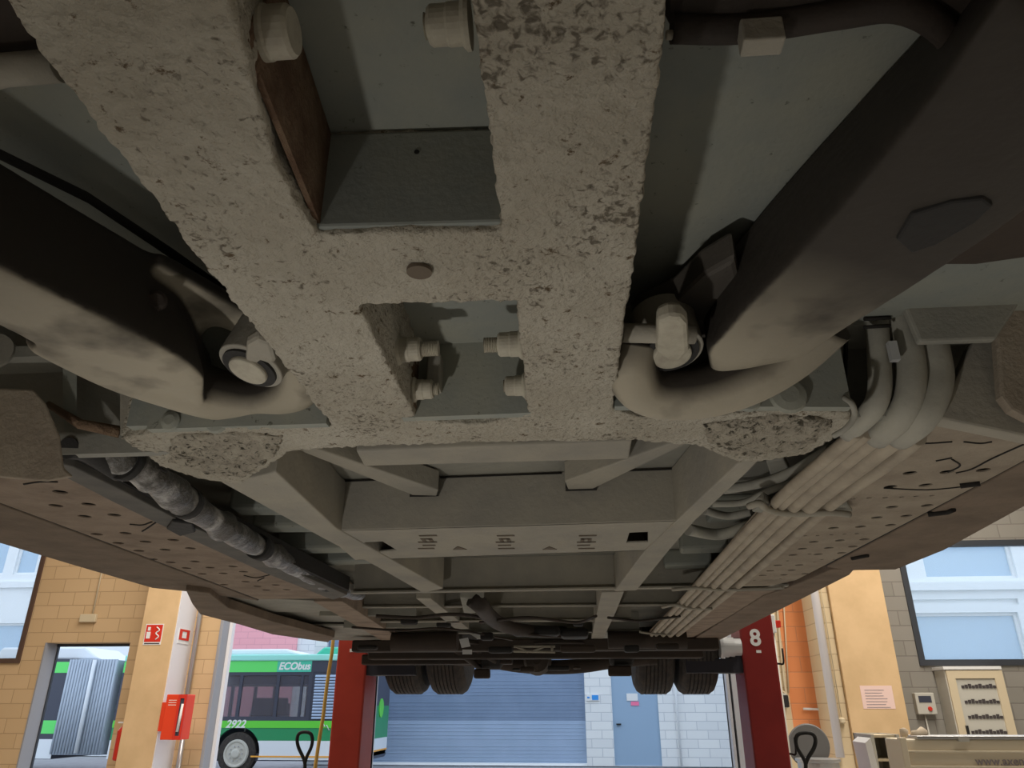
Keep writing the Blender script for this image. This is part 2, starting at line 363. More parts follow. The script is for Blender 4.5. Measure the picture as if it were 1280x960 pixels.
# shutter: panels
ys = [957, 929, 901, 874, 847, 820, 793, 766]
sh = thing('roller_shutter', ((sx0+sx1)/2, YB+.2, 0), 'wide blue grey sectional shutter closing the bay opposite', 'shutter')
for i in range(7):
    z0, z1 = max(.02, BZ(ys[i])), BZ(ys[i+1])-.0
    if z0 > 4.5: break
    z1 = min(z1, 4.59)
    def pan(b, z0=z0, z1=z1):
        box(b, sx0, sx1, YB+.15, YB+.2, z0, z1)
        for k in range(1, 6):
            z = z0+(z1-z0)*k/6; box(b, sx0+.05, sx1-.05, YB+.143, YB+.15, z, z+.02)
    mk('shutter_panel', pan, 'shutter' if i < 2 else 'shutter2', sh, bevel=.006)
mk('bottom_rail', lambda b: box(b, sx0, sx1, YB+.1, YB+.14, .0, .07), 'facade', sh)
dr = thing('steel_door', ((px0+px1)/2, YB+.1, 0), 'blue grey steel door in the white block wall outside', 'door')
mk('leaf', lambda b: box(b, px0, px1, YB+.05, YB+.12, 0.02, BZ(838)), 'bdoor', dr)
mk('handle', lambda b: box(b, px0+.1, px0+.24, YB-.02, YB+.05, 1.1, 1.14), 'black', dr)
mk('notice', lambda b: box(b, BX(785), BX(799), YB+.03, YB+.05, BZ(876), BZ(867)), 'white', dr)
mk('warning_label', lambda b: box(b, BX(790), BX(800), YB+.03, YB+.049, BZ(882), BZ(877)), 'pinksign', dr)
sg = thing('wall_notice', (BX(742), YB-.03, BZ(872)), 'small blue and white notice on the block wall outside', 'sign')
mk('board', lambda b: box(b, BX(734), BX(750), YB-.04, YB, BZ(876), BZ(868)), 'white', sg)
mk('blue_mark', lambda b: (box(b, BX(741), BX(749), YB-.05, YB-.04, BZ(875), BZ(869)), box(b, BX(735), BX(738), YB-.05, YB-.04, BZ(873), BZ(871))), 'blue', sg)
# pink building at the left, further away
YP = 30
def QX(px, py=800): return PY(px, py, YP).x
pb = thing('pink_building', (QX(250), YP, 0), 'pink block building behind the green bus', 'building')
mk('wall', lambda b: box(b, QX(190), QX(371), YP, YP+3, 0, 7.5), 'pink', pb)
pk = thing('white_building', (QX(388), YP+1, 0), 'white stepped building between pink wall and shutter', 'building')
mk('wall', lambda b: (box(b, QX(371), QX(410), YP+.1, YP+3, 0, PY(390, 797, YP).z), box(b, QX(390), QX(402), YP+.4, YP+1, 0, PY(390, 788, YP).z)), 'wblock', pk)
# facades seen through the two windows
def facade(name, X0, X1, Y, z_list, label, wins):
    t = thing(name, ((X0+X1)/2, Y, 0), label, 'building')
    mk('wall', lambda b: holed(b, [(X0, 0), (X1, 0), (X1, 14), (X0, 14)], [[(a, c), (d, c), (d, e), (a, e)] for a, d, c, e in wins], lambda v: (v[0], Y, v[1]), (0, .4, 0)), 'facade', t)
    for a, d, c, e in wins:
        q = mk('window', lambda b: holed(b, [(a, c), (d, c), (d, e), (a, e)], [[(a+.08, c+.08), (d-.08, c+.08), (d-.08, e-.08), (a+.08, e-.08)]], lambda v: (v[0], Y+.1, v[1]), (0, .1, 0)), 'facade', t)
        mk('glazing', lambda b: box(b, a+.05, d-.05, Y+.16, Y+.2, c+.05, e-.05), 'fglass', q)
    for z in z_list: mk('ledge', lambda b: box(b, X0, X1, Y-.12, Y, z, z+.22), 'facade', t)
    return t
YF = 22.0
def F2(px, py, y=YF): p = PY(px, py, y); return p.x, p.z
a = F2(1162, 724); b_ = F2(1300, 685); c = F2(1130, 818); d = F2(1272, 765); e = F2(1130, 757); g = F2(1272, 748)
facade('office_building', a[0]-3.2, a[0]+9, YF, [F2(1200, 738)[1]], 'white office building seen through the right hand window',
       [(a[0]-.1, a[0]+2.35, a[1], a[1]+1.1), (a[0]-3, a[0]-.55, a[1], a[1]+1.1), (c[0], d[0], c[1]-.6, d[1]), (e[0], g[0], e[1], g[1])])
a = F2(15, 718); c = F2(-40, 823); d = F2(30, 778)
facade('tall_office_building', a[0]-6, PY(66, 860, YF).x+.3-1.2, YF+6, [PY(20, 735, YF+6).z],
       'white building seen through the left hand window',
       [(PY(15, 720, YF+6).x, PY(42, 720, YF+6).x, PY(15, 718, YF+6).z, PY(15, 683, YF+6).z+1), (PY(-40, 720, YF+6).x, PY(2, 720, YF+6).x, PY(15, 718, YF+6).z, PY(15, 683, YF+6).z+1),
        (PY(-40, 800, YF+6).x, PY(30, 800, YF+6).x, PY(15, 818, YF+6).z, PY(15, 779, YF+6).z)])

# ---------------------------------------------------------------- green articulated bus
YG = 20.5
def GX(px, py=900): return PY(px, py, YG).x
def GZ(py, px=360): return PY(px, py, YG).z
gb = thing('articulated_bus', (GX(360), YG+1.2, 0), 'green and white articulated bus parked across the yard', 'bus')
g0, g1, gr = GX(-150), GX(74), GX(456)
gj = GX(142)
zr, zs1, zs0, zw0, zl0, zd0, zb = GZ(822), GZ(826), GZ(840), GZ(901), GZ(910), GZ(926), GZ(957)
winx = [(GX(a), GX(b)) for a, b in ((150, 190), (194, 234), (238, 266), (270, 293), (297, 340), (344, 371), (374, 381))]
mk('window_band', lambda b: holed(b, [(gj, zw0), (GX(386), zw0), (GX(386), zs0), (gj, zs0)], [[(x0, zw0+.1), (x1, zw0+.1), (x1, zs0-.08), (x0, zs0-.08)] for x0, x1 in winx], lambda v: (v[0], YG, v[1]), (0, .06, 0)), 'busdark', gb)
mk('far_side', lambda b: holed(b, [(gj, .35), (gr, .35), (gr, zr), (gj, zr)], [[(x0, zw0), (x1, zw0), (x1, zs0-.3), (x0, zs0-.3)] for x0, x1 in winx[:6]], lambda v: (v[0], YG+2.4, v[1]), (0, .06, 0)), 'busdark', gb)
for x0, x1 in winx: mk('window', lambda b: box(b, x0-.02, x1+.02, YG+.02, YG+.035, zw0+.08, zs0-.06), 'busglass', gb)
mk('fascia', lambda b: box(b, gj, GX(339), YG-.005, YG+.08, zs0, zs1), 'lgreen', gb)
ec = mk('name_panel', lambda b: box(b, GX(339), GX(383), YG-.01, YG+.08, zs0, zs1), 'teal', gb)
text('lettering', 'ECObus', (GX(361), YG-.012, (zs0+zs1)/2), .25, 'white', ec, shear=.2, bold=.008)
mk('cornice', lambda b: (box(b, GX(383), gr, YG-.005, YG+.1, zs0, zs1+.0)), 'busdark', gb)
mk('roof', lambda b: box(b, gj, gr, YG-.04, YG+2.5, zs1, zr+.08), 'teal2', gb, bevel=.03)
def pod(b, x0, x1, z0, z1, s=.5):
    prism(b, [(x0, YG+.3, z0), (x1, YG+.3, z0), (x1-s, YG+.3, z1), (x0+s*.4, YG+.3, z1)], (0, 1.7, 0))
mk('roof_unit', lambda b: pod(b, GX(225), GX(368), zr+.08, GZ(810), .55), 'buswhite', gb, bevel=.05)
mk('roof_fairing', lambda b: pod(b, GX(380), GX(450), zr+.08, GZ(808), .6), 'teal', gb, bevel=.05)
def louv(b):
    n = 15
    for k in range(n):
        z = zw0+.05+(zs0-zw0-.1)*k/n; prism(b, [(GX(389), YG-.02, z), (GX(389), YG+.01, z), (GX(389), YG+.01, z+.05)], (GX(421)-GX(389), 0, 0))
t_ = mk('louvre_panel', lambda b: box(b, GX(386), GX(423), YG+.01, YG+.08, zw0, zs0), 'busdark', gb)
mk('louvre_slats', louv, 'shutter', t_)
mk('rear_window', lambda b: box(b, GX(423), gr, YG, YG+.08, zw0+.15, zs0), 'busdark', gb)
mk('green_stripe', lambda b: box(b, gj, GX(423), YG-.012, YG+.08, zl0, zw0), 'mgreen', gb)
text('fleet_number', '2922', (GX(295.5), YG-.016, (zl0+zw0)/2), .26, 'white', gb, shear=.25, bold=.006)
mk('zigzag_mark', lambda b: tube(b, [(GX(404), YG-.02, zw0-.03), (GX(407), YG-.02, zw0-.14), (GX(409), YG-.02, zw0-.1), (GX(413), YG-.02, zw0-.22)], .012, 6), 'white', gb)
wcx, wcz, wr = GX(294, 945), .50, .50
arch = [(wcx+.62*math.cos(math.radians(a)), wcz+.62*math.sin(math.radians(a))) for a in range(-20, 201, 11)]
def side(z0, z1):
    def f(b): holed(b, [(gj, z0), (gr, z0), (gr, z1), (gj, z1)], [], lambda v: (v[0], YG, v[1]), (0, .08, 0))
    return f
def lower(b, z0, z1, x0=gj, x1=gr):
    pts = [(x0, z0)]
    arc = [p for p in reversed(arch) if z0 < p[1] < z1]
    def xa(z): 
        q = .62**2-(z-wcz)**2; return math.sqrt(q) if q > 0 else None
    if xa(z0) is not None:
        pts.append((wcx-xa(z0), z0))
        if xa(z1) is not None:   # notch cuts right through: two pieces
            L_ = [(wcx-xa(z0+(z1-z0)*k/6), z0+(z1-z0)*k/6) for k in range(7)]
            prism(b, [(p[0], YG, p[1]) for p in [(x0, z0)]+L_+[(x0, z1)]], (0, .08, 0))
            R_ = [(wcx+xa(z0+(z1-z0)*k/6), z0+(z1-z0)*k/6) for k in range(7)]
            prism(b, [(p[0], YG, p[1]) for p in [(x1, z0), (x1, z1)]+list(reversed(R_))], (0, .08, 0)); return
        pts += arc; pts.append((wcx+xa(z0), z0))
    pts += [(x1, z0), (x1, z1), (x0, z1)]
    prism(b, [(p[0], YG, p[1]) for p in pts], (0, .08, 0))
mk('dark_green_side', lambda b: lower(b, zd0, zl0), 'dgreen', gb)
mk('rear_corner', lambda b: box(b, GX(423), gr, YG-.006, YG+.08, zl0, zw0+.15), 'dgreen', gb)
for nm, z0_, z1_, m_ in (('rear_panel', GZ(925), GZ(882), 'dgreen'), ('rear_bumper', .5, GZ(925), 'buswhite'), ('rear_screen', GZ(882), GZ(842), 'busdark')):
    mk(nm, lambda b: box(b, gr, gr+.03, YG+.05, YG+2.42, z0_, z1_), m_, gb)
mk('tail_roundel', lambda b: lathe(b, (gr+.03, YG+1.5, GZ(885)), (1, 0, 0), [(0, .24), (.02, .24)]), 'mgreen', gb)
mk('rear_orange_line', lambda b: box(b, gr+.03, gr+.04, YG, YG+2.4, .5, .54), 'orangeline', gb)
mk('tail_lamp', lambda b: [lathe(b, (gr+.03, YG+.5, GZ(y)), (1, 0, 0), [(0, .035), (.03, .045)], 12) for y in (902, 908, 914, 919)], 'signred', gb)
mk('skirt_panel', lambda b: lower(b, .36, zd0), 'buswhite', gb)
mk('orange_line', lambda b: box(b, GX(319), gr, YG-.012, YG, .42, .455), 'orangeline', gb)
def gw(b): lathe(b, (wcx, YG+.03, wcz), (0, 1, 0), [(0, .33), (0, wr-.05), (.03, wr), (.27, wr), (.3, .3)], 36)
t = mk('wheel', gw, 'tyre', gb)
mk('rim', lambda b: lathe(b, (wcx, YG-.05, wcz), (0, 1, 0), [(0, .07), (.01, .1), (.05, .12), (.06, .25), (.03, .28), (.03, .31), (.08, .33)], 30), 'greybox', t)
def lug(b):
    for k in range(10):
        a = k*math.pi/5; lathe(b, (wcx+.17*math.cos(a), YG-.03, wcz+.17*math.sin(a)), (0, 1, 0), [(0, .018), (.05, .018)], 8)
mk('wheel_nuts', lug, 'steel', t)
mk('body_lining', lambda b: (box(b, gj, gr, YG+.1, YG+2.38, .33, .5), box(b, gr-.05, gr, YG, YG+2.45, .4, zr)), 'busdark', gb)
def seats(b):
    for px in (304, 312, 325, 333):
        x = GX(px); box(b, x-.02, x+.38, YG+.5, YG+.62, zw0-.25, zw0+.42); box(b, x, x+.36, YG+.42, YG+.5, zw0+.1, zw0+.55)
mk('seat_back', seats, 'black', gb, bevel=.05)
mk('grab_rail', lambda b: (tube(b, [(GX(270), YG+.8, GZ(856)), (GX(380), YG+.8, GZ(856))], .025), tube(b, [(GX(372), YG+.8, GZ(845)), (GX(370), YG+.8, GZ(900))], .03), tube(b, [(GX(288), YG+.8, .6), (GX(300), YG+.8, GZ(876))], .02)), 'white', gb)
# front half and bellows
mk('front_section', lambda b: box(b, g0, g1, YG, YG+2.45, .35, zr), 'busdark', gb)
mk('front_stripe', lambda b: (box(b, g0, g1, YG-.01, YG, zs0, zs1), box(b, g0, g1, YG-.01, YG, GZ(918), GZ(901))), 'lgreen', gb)
mk('front_skirt', lambda b: box(b, g0, g1, YG-.011, YG, .36, GZ(925)), 'buswhite', gb)
mk('front_roof_unit', lambda b: pod(b, GX(-40), GX(102), zr, GZ(806), .55), 'buswhite', gb, bevel=.05)
def bel(b):
    x0, x1 = GX(76, 880), GX(138, 880); n = 17
    box(b, x0, x1, YG, YG+2.4, .45, GZ(824))
    for k in range(n):
        x = x0+(x1-x0)*(k+.5)/n; tube(b, [(x, YG-.02, .47), (x, YG-.02, GZ(822)-.02)], (x1-x0)/n*.46, 10)
mk('bellows', bel, 'bellows', gb)
mk('bellows_seam', lambda b: tube(b, [(GX(107), YG-.14, .5), (GX(107), YG-.14, GZ(824))], .05, 8), 'buswhite', gb)

# ================================================================== RAISED BUS, SEEN FROM BELOW
bus = thing('raised_bus', (-.2, 3, CH+.38), 'dusty grey underbody of a bus raised on the lift overhead', 'bus')
HB = .38
# --- encrusted front subframe: pieces fused and roughened
LB = [(-130, -170), (5, 5), (120, 155), (245, 320), (330, 425), (415, 532), (470, 545), (535, 540), (520, 523), (490, 465), (446, 380), (398, 297), (344, 206), (325, 130), (299, 45), (262, -80), (235, -170)]
RB = [(575, -170), (590, 0), (606, 115), (628, 290), (646, 378), (660, 518), (655, 545), (762, 545), (765, 520), (778, 420), (795, 310), (820, 130), (832, 10), (850, -170)]
XB = [(380, 297), (398, 294), (470, 291), (560, 290), (640, 288), (650, 377), (560, 378), (440, 382), (425, 340)]
CB = [(196, 541), (292, 534), (412, 534), (455, 520), (522, 522), (555, 529), (605, 531), (662, 517), (765, 512), (800, 522), (870, 524), (930, 516), (1000, 512), (1062, 516), (1066, 534), (1010, 566), (960, 576), (925, 578), (868, 556), (790, 550), (600, 553), (440, 558), (362, 565), (320, 592), (302, 606), (250, 598), (206, 585), (150, 548)]
bm = bmesh.new()
for P in (LB, RB): pp(bm, P, HB, .13)
pp(bm, XB, HB+.0005, .13)
pp(bm, CB, HB+.0005, .12)
sf = link('front_subframe', bm, 'crust', bus, sm=True)
r = sf.modifiers.new('fuse', 'REMESH'); r.mode = 'VOXEL'; r.voxel_size = .0035; r.use_smooth_shade = True
tx = bpy.data.textures.new('lumps', 'CLOUDS'); tx.noise_scale = .04; tx.noise_depth = 2
dm = sf.modifiers.new('lumps', 'DISPLACE'); dm.texture = tx; dm.strength = .005; dm.mid_level = .5; dm.texture_coords = 'LOCAL'
tx = bpy.data.textures.new('pits', 'CLOUDS'); tx.noise_scale = .011; tx.noise_depth = 3
dm = sf.modifiers.new('pits', 'DISPLACE'); dm.texture = tx; dm.strength = .0065; dm.mid_level = .5; dm.texture_coords = 'LOCAL'
sf['label'] = 'pitted beige crusted subframe'
# mud crust patches on the wings
def patch(px, name='mud_crust', h=HB-.004, t=.02):
    bm = bmesh.new(); pp(bm, px, h, t); o = link(name, bm, 'crust2', bus, sm=True)
    r = o.modifiers.new('fuse', 'REMESH'); r.mode = 'VOXEL'; r.voxel_size = .003; r.use_smooth_shade = True
    tx = bpy.data.textures.new('crust', 'VORONOI'); tx.noise_scale = .02
    dm = o.modifiers.new('crust', 'DISPLACE'); dm.texture = tx; dm.strength = .012; dm.mid_level = .5; dm.texture_coords = 'LOCAL'
patch([(215, 548), (300, 542), (355, 548), (345, 566), (318, 588), (300, 598), (250, 590), (212, 578)])
patch([(880, 532), (940, 524), (1010, 522), (1045, 530), (1005, 560), (950, 570), (915, 568), (885, 552)])
# dark stain / drain hole in the crossbar
mk('drain_hole', lambda b: lathe(b, H(524, 341, HB-.004), (0, 0, 1), [(0, .012), (.004, .012), (.004, .006), (.012, .006)], 24), 'marks', bus)
# --- plates over the subframe
hp = .50
def ctr(b):
    P = [H(x, y, hp) for x, y in ((330, -260), (620, -260), (700, 430), (480, 450))]
    prism(b, P, (0, 0, .02))
mk('centre_plate', lambda b: box(b, -.36, .035, -.5, 1.02, CH+.495, CH+.515), 'plate', bus)
mk('left_plate', lambda b: box(b, -1.5, -.25, -.7, 1.05, CH+.60, CH+.62), 'plate', bus)
mk('right_plate', lambda b: box(b, .0, 1.1, -.7, 1.05, CH+.535, CH+.555), 'plate', bus)
# wall of the crossmember behind the arms (towards the camera) and behind the rectangular opening
yw0 = H(640, 520, HB).y
for E_ in (((190, 541), (412, 534)), ((505, 527), (664, 521)), ((768, 513), (1060, 514))):
    mk('bulkhead_plate', lambda b: prism(b, [H(*E_[0], HB)-Vector((0, .016, 0)), H(*E_[1], HB)-Vector((0, .016, 0)), H(*E_[1], HB), H(*E_[0], HB)], (0, 0, .22)), 'plate', bus)
mk('rear_bulkhead', lambda b: box(b, PY(165, 500, yw0+.02).x, PY(1022, 480, yw0+.02).x, yw0+.02, yw0+.05, CH+.39, CH+.62), 'plate', bus)
# inner faces of the opening: rusty lining plate on the left beam
def lining(b):
    a, c_, e_ = H(449, 386, HB+.012), H(492, 468, HB+.012), H(519, 515, HB+.012)
    prism(b, [a, c_, e_, e_+Vector((0, 0, .10)), c_+Vector((0, 0, .10)), a+Vector((0, 0, .10))], (.004, 0, 0))
mk('rust_lining', lining, 'rust', bus)
def lining2(b):
    a, c_ = H(300, 55, HB+.01), H(399, 293, HB+.01)
    prism(b, [a, c_, c_+Vector((0, 0, .10)), a+Vector((0, 0, .10))], (.005, 0, 0))
mk('rust_lining', lining2, 'rust', bus)
mk('crossbar_face', lambda b: prism(b, [H(397, 297, HB+.006)-Vector((0, .016, 0)), H(632, 291, HB+.006)-Vector((0, .016, 0)), H(632, 293, HB+.012)+Vector((0, .02, 0)), H(397, 299, HB+.012)+Vector((0, .02, 0))], (0, 0, .105)), 'plate', bus, bevel=.003)
mk('face_hole', lambda b: lathe(b, PY(521, 190, H(520, 294, HB+.006).y-.0165), (0, -1, 0), [(0, .0025), (.0005, .0025)], 12), 'gap', bus)
# --- bolts
def bolt(c, s, dirx, stud=.035, hexa=True):
    c = Vector(c); ax = Vector((dirx, 0, .0))
    bm = bmesh.new()
    lathe(bm, c-ax*.012*s, ax, [(0, .024*s), (.004*s, .0245*s), (.008*s, .020*s)], 28)
    lathe(bm, c-ax*.004*s, ax, [(0, .0195*s), (.012*s, .0195*s), (.014*s, .0185*s), (.028*s, .0185*s), (.031*s, .016*s)], 24)
    o = link('bolt', bm, 'bolt', bus)
    def th(b):
        n = int(stud/.0022); prof = []
        for k in range(n): prof += [(k*.0022, .0105*s), (k*.0022+.0011, .0122*s)]
        lathe(b, c+ax*.026*s, ax, prof, 20)
    mk('thread', th, 'bolt', o)
bolt(H(505, 437, .425), .85, 1, .026)
bolt(H(524, 487, .41), .75, 1, .010)
bolt(H(645, 430, .425), .85, -1, .022)
bolt(H(650, 482, .41), .75, -1, .006)
bolt(H(322, 42, .42), .95, 1, .004)
bolt(H(572, 30, .45), .78, -1, .006)
mk('bolt_shim', lambda b: box(b, *(lambda p: (p.x, p.x+.02, p.y, p.y+.03, p.z-.025, p.z+.03))(H(533, 465, .44))), 'frame', bus, bevel=.003)

# --- suspension arms: lofted through sections
def loft(bm, secs, cap=True):
    rings = [[bm.verts.new(p) for p in s] for s in secs]; n = len(rings[0])
    for a, b in zip(rings, rings[1:]):
        for k in range(n):
            j = (k+1) % n; bm.faces.new((a[k], a[j], b[j], b[k]))
    bm.faces.new(rings[0]); bm.faces.new(list(reversed(rings[-1])))
def arm(name, secs, hb, ht, extra, label, m):
    bm = bmesh.new(); S = []
    for rg, fr, tp, *hh in secs:
        R0, Fr, T = H(*rg, hb), H(*fr, hb), H(*tp, hh[0] if hh else ht)
        Ft = Fr.copy(); Ft.z = T.z
        S.append([R0, (R0+Fr)/2 + Vector((0, 0, -.006)), Fr, Ft, T, (R0+T)/2])
    loft(bm, S); extra(bm); o = link(name, bm, m, bus, sm=True)
    r = o.modifiers.new('fuse', 'REMESH'); r.mode = 'VOXEL'; r.voxel_size = .005; r.use_smooth_shade = True
    q = o.modifiers.new('soften', 'SMOOTH'); q.factor = .6; q.iterations = 30
    o['label'] = label; return o
def eye(pts, r):
    P = smooth([H(x, y, h) for x, y, h in pts], 6); rl = [r[0]+(r[1]-r[0])*i/(len(P)-1) for i in range(len(P))]
    return lambda b: tube(b, P, rl, 20)
def exL(b):
    eye([(60, 400, .44), (150, 450, .435), (215, 475, .43), (270, 493, .43), (330, 500, .43), (370, 484, .435), (382, 455, .445), (368, 420, .47)], (.045, .034))(b)
    prism(b, [H(x, y, .50) for x, y in ((190, 330), (325, 405), (392, 475), (345, 445), (270, 410), (243, 425), (238, 470), (215, 480))], (0, 0, .03))
def exR(b):
    eye([(1060, 360, .44), (1000, 420, .435), (940, 462, .43), (885, 480, .43), (830, 484, .43), (798, 472, .435), (790, 445, .445), (802, 420, .47)], (.046, .034))(b)
    prism(b, [H(x, y, .46) for x, y in ((788, 404), (845, 376), (880, 345), (925, 315), (965, 400), (905, 450), (872, 440), (868, 405), (825, 396))], (0, 0, .05))
M['armL'] = arm_mat('cast arm with dust and painted light at the eye', H(350, 490, .4), .16, .72)
M['armR'] = arm_mat('cast arm with dust and painted light at the inner eye', H(830, 490, .4), .12, .36)
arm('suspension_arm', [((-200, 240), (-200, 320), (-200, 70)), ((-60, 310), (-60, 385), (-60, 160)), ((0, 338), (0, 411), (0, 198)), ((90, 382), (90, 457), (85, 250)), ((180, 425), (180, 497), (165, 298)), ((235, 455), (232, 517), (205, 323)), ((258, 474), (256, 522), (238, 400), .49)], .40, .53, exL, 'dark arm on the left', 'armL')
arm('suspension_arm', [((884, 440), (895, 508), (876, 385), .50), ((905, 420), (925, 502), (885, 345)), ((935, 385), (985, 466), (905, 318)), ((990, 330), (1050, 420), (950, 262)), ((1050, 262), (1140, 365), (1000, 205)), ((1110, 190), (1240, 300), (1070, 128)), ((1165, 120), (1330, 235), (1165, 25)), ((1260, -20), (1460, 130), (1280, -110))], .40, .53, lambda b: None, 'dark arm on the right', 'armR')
def exR_cheek(b): prism(b, [H(x, y, .47) for x, y in ((788, 406), (845, 378), (880, 345), (920, 322), (935, 400), (905, 440), (876, 436), (868, 405), (825, 396))], (0, 0, .04))
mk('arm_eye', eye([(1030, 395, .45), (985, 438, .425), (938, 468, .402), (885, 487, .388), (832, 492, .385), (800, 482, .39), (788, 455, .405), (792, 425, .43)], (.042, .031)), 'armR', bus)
mk('arm_cheek', exR_cheek, 'arm', bus, bevel=.01)
def bushing(cpx, rr, ch, ax):
    c_ = H(*cpx, ch)
    o = mk('bush', lambda b: lathe(b, c_, ax, [(-.012, rr*.55), (-.012, rr), (.05, rr), (.05, rr*.5)], 36), 'frame', bus, bevel=.002)
    mk('bush_ring', lambda b: lathe(b, c_, ax, [(-.016, rr*.3), (-.016, rr*.84), (.0, rr*.84)], 36), 'rubber', o)
    mk('bush_sleeve', lambda b: lathe(b, c_, ax, [(-.022, rr*.2), (-.022, rr*.60), (.0, rr*.60)], 32), 'bolt', o, bevel=.003)
bushing((318, 450), .044, .425, (.25, .25, 1))
bushing((836, 430), .042, .425, (-.1, .25, 1))
# clamp block straddling the right bush
def clamp(b):
    c_ = H(842, 425, .40)
    prism(b, [H(x, y, .40) for x, y in ((822, 402), (836, 396), (852, 397), (860, 406), (862, 440), (852, 452), (832, 452), (820, 440))], (0, 0, .022))
mk('clamp_block', clamp, 'bolt', bus, bevel=.006)
mk('pivot_pin', lambda b: tube(b, [H(778, 416, .415), H(868, 418, .415)], .012, 16), 'frame', bus)
mk('clamp_block', lambda b: prism(b, [H(x, y, .41) for x, y in ((308, 432), (322, 424), (340, 430), (346, 450), (338, 470), (318, 472), (306, 455))], (0, 0, .018)), 'frame', bus, bevel=.006)
# rivet heads / small studs on the left arm
mk('cast_boss', lambda b: lathe(b, H(196, 376, .462), (.5, -1, -.3), [(0, .013), (.004, .012), (.006, .008)], 24), 'cast', bus)
# --- dark casting top right
mk('hub_casting', lambda b: pp(b, [(832, -90), (832, 48), (900, 46), (1060, 30), (1120, 26), (1158, 45), (1180, 85), (1176, 125), (1160, 165), (1105, 240), (1180, 215), (1290, 205), (1420, 190), (1420, -150), (1200, -200)], .47, .035), 'cast', bus, bevel=.012)
mk('casting_rim', lambda b: tube(b, smooth([H(x, y, .465) for x, y in ((840, 36), (930, 36), (1050, 18), (1125, 10), (1180, 38), (1205, 85), (1200, 130), (1172, 180), (1120, 235), (1060, 300))], 6), .011, 12), 'cast', bus)
0 and mk('pocket_rim', lambda b: tube(b, smooth([H(x, y, .395) for x, y in ((1130, 262), (1190, 248), (1235, 243), (1250, 255), (1235, 275), (1190, 305), (1150, 325))], 6), .006, 10), 'arm', bus)
mk('pocket', lambda b: pp(b, [(1140, 268), (1190, 252), (1230, 248), (1243, 258), (1220, 280), (1170, 308), (1140, 318), (1120, 300)], .392, .02), 'black', bus, bevel=.003)
mk('pin_clip', lambda b: (tube(b, smooth([H(x, y, .46) for x, y in ((832, 44), (880, 42), (925, 40))], 4), .004, 8), box(b, *(lambda p: (p.x-.013, p.x+.017, p.y-.006, p.y+.010, p.z-.012, p.z+.01))(H(948, 42, .45)))), 'frame', bus, bevel=.004)
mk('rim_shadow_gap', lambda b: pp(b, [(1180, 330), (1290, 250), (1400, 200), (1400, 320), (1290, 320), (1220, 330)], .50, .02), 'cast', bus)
# --- left corner items at the top
mk('hub_casting', lambda b: pp(b, [(-160, -120), (-10, -120), (45, 40), (66, 70), (30, 85), (0, 105), (-160, 80)], .52, .03), 'cast', bus, bevel=.008)
mk('brake_rod', lambda b: tube(b, [H(-80, 110, .5), H(2, 88, .5), H(75, 82, .5)], .014, 14), 'frame', bus)
mk('shadow_gap_strip', lambda b: loft(b, [[H(x, y, .56), H(x, y+14, .56), H(x, y+14, .575), H(x, y, .575)] for x, y in ((-60, 158), (0, 186), (110, 240), (215, 310), (330, 392))]), 'black', bus)  # black strip standing in for the shadow gap along the arm's upper edge

# --- wing areas either side of the crossmember
# left: hanging bracket, plates behind the arm
mk('bracket_plate', lambda b: loft(b, [[PY(x, y, q) for x, y in pts] for q, pts in ((1.02, ((-90, 482), (42, 487), (58, 505), (75, 545), (80, 585), (92, 596), (60, 602), (0, 597), (-90, 590))), (1.035, ((-90, 482), (42, 487), (58, 505), (75, 545), (80, 585), (92, 596), (60, 602), (0, 597), (-90, 590))))]), 'tray_r', bus, bevel=.003)
mk('wheel_house_panel', lambda b: box(b, -1.5, H(200, 540, .40).x, 1.10, 1.12, CH+.38, CH+.75), 'under', bus)
mk('hanger_strap', lambda b: loft(b, [[PY(x, y, q) for x, y in ((78, 450), (96, 450), (96, 540), (80, 540))] for q in (1.06, 1.07)]), 'plate', bus)
mk('link_rod', lambda b: tube(b, [PY(60, 505, 1.05), PY(100, 530, 1.05), PY(150, 540, 1.08)], [.005, .008, .010], 12), 'rust', bus)
mk('spring_seat', lambda b: lathe(b, PY(-6, 440, 1.0), (.2, -1, 0), [(0, .03), (.006, .03), (.006, .024)], 28), 'frame', bus)
for cx_, cy_, rr in ((215, 527, .016), (272, 528, .018), (935, 500, .018), (985, 495, .026), (985, 460, .014)):
    mk('rivet', lambda b: lathe(b, PY(cx_, cy_, H(cx_, 541 if cx_ < 400 else 513, HB).y-.016), (0, -1, 0), [(0, rr), (.006, rr*.9), (.009, rr*.5)], 24), 'plate', bus)
for x0, x1 in ((150, 170), (190, 222)):
    mk('wheel_house_rib', lambda b: loft(b, [[PY(x, y, q) for x, y in ((x0, 460), (x1, 460), (x1, 545), (x0, 545))] for q in (1.07, 1.095)]), 'frame', bus, bevel=.004)
# right: vertical wheel-house wall with ribs, hoses and corner panels
wy = 1.06
def quad(name, pts, y, t, m, **k): return mk(name, lambda b: prism(b, [PY(x, yy, y) for x, yy in pts], (0, t, 0)), m, bus, **k)
quad('wheel_house_panel', ((1000, 330), (1500, 200), (1500, 560), (1180, 522), (1000, 525)), wy+.06, .02, 'under')
quad('wheel_house_rib', ((1020, 430), (1058, 405), (1058, 498), (1045, 512), (1018, 512)), wy+.02, .04, 'frame', bevel=.006)
quad('seam_strip', ((1058, 405), (1061, 405), (1058, 510), (1055, 510)), wy+.01, .03, 'gap')
quad('upper_guard', ((1130, 380), (1250, 320), (1340, 280), (1245, 424), (1150, 427)), wy-.06, .015, 'under', bevel=.004)
quad('corner_panel', ((1217, 425), (1245, 423), (1400, 400), (1400, 570), (1280, 545), (1172, 523)), wy-.01, .03, 'frame', bevel=.004)
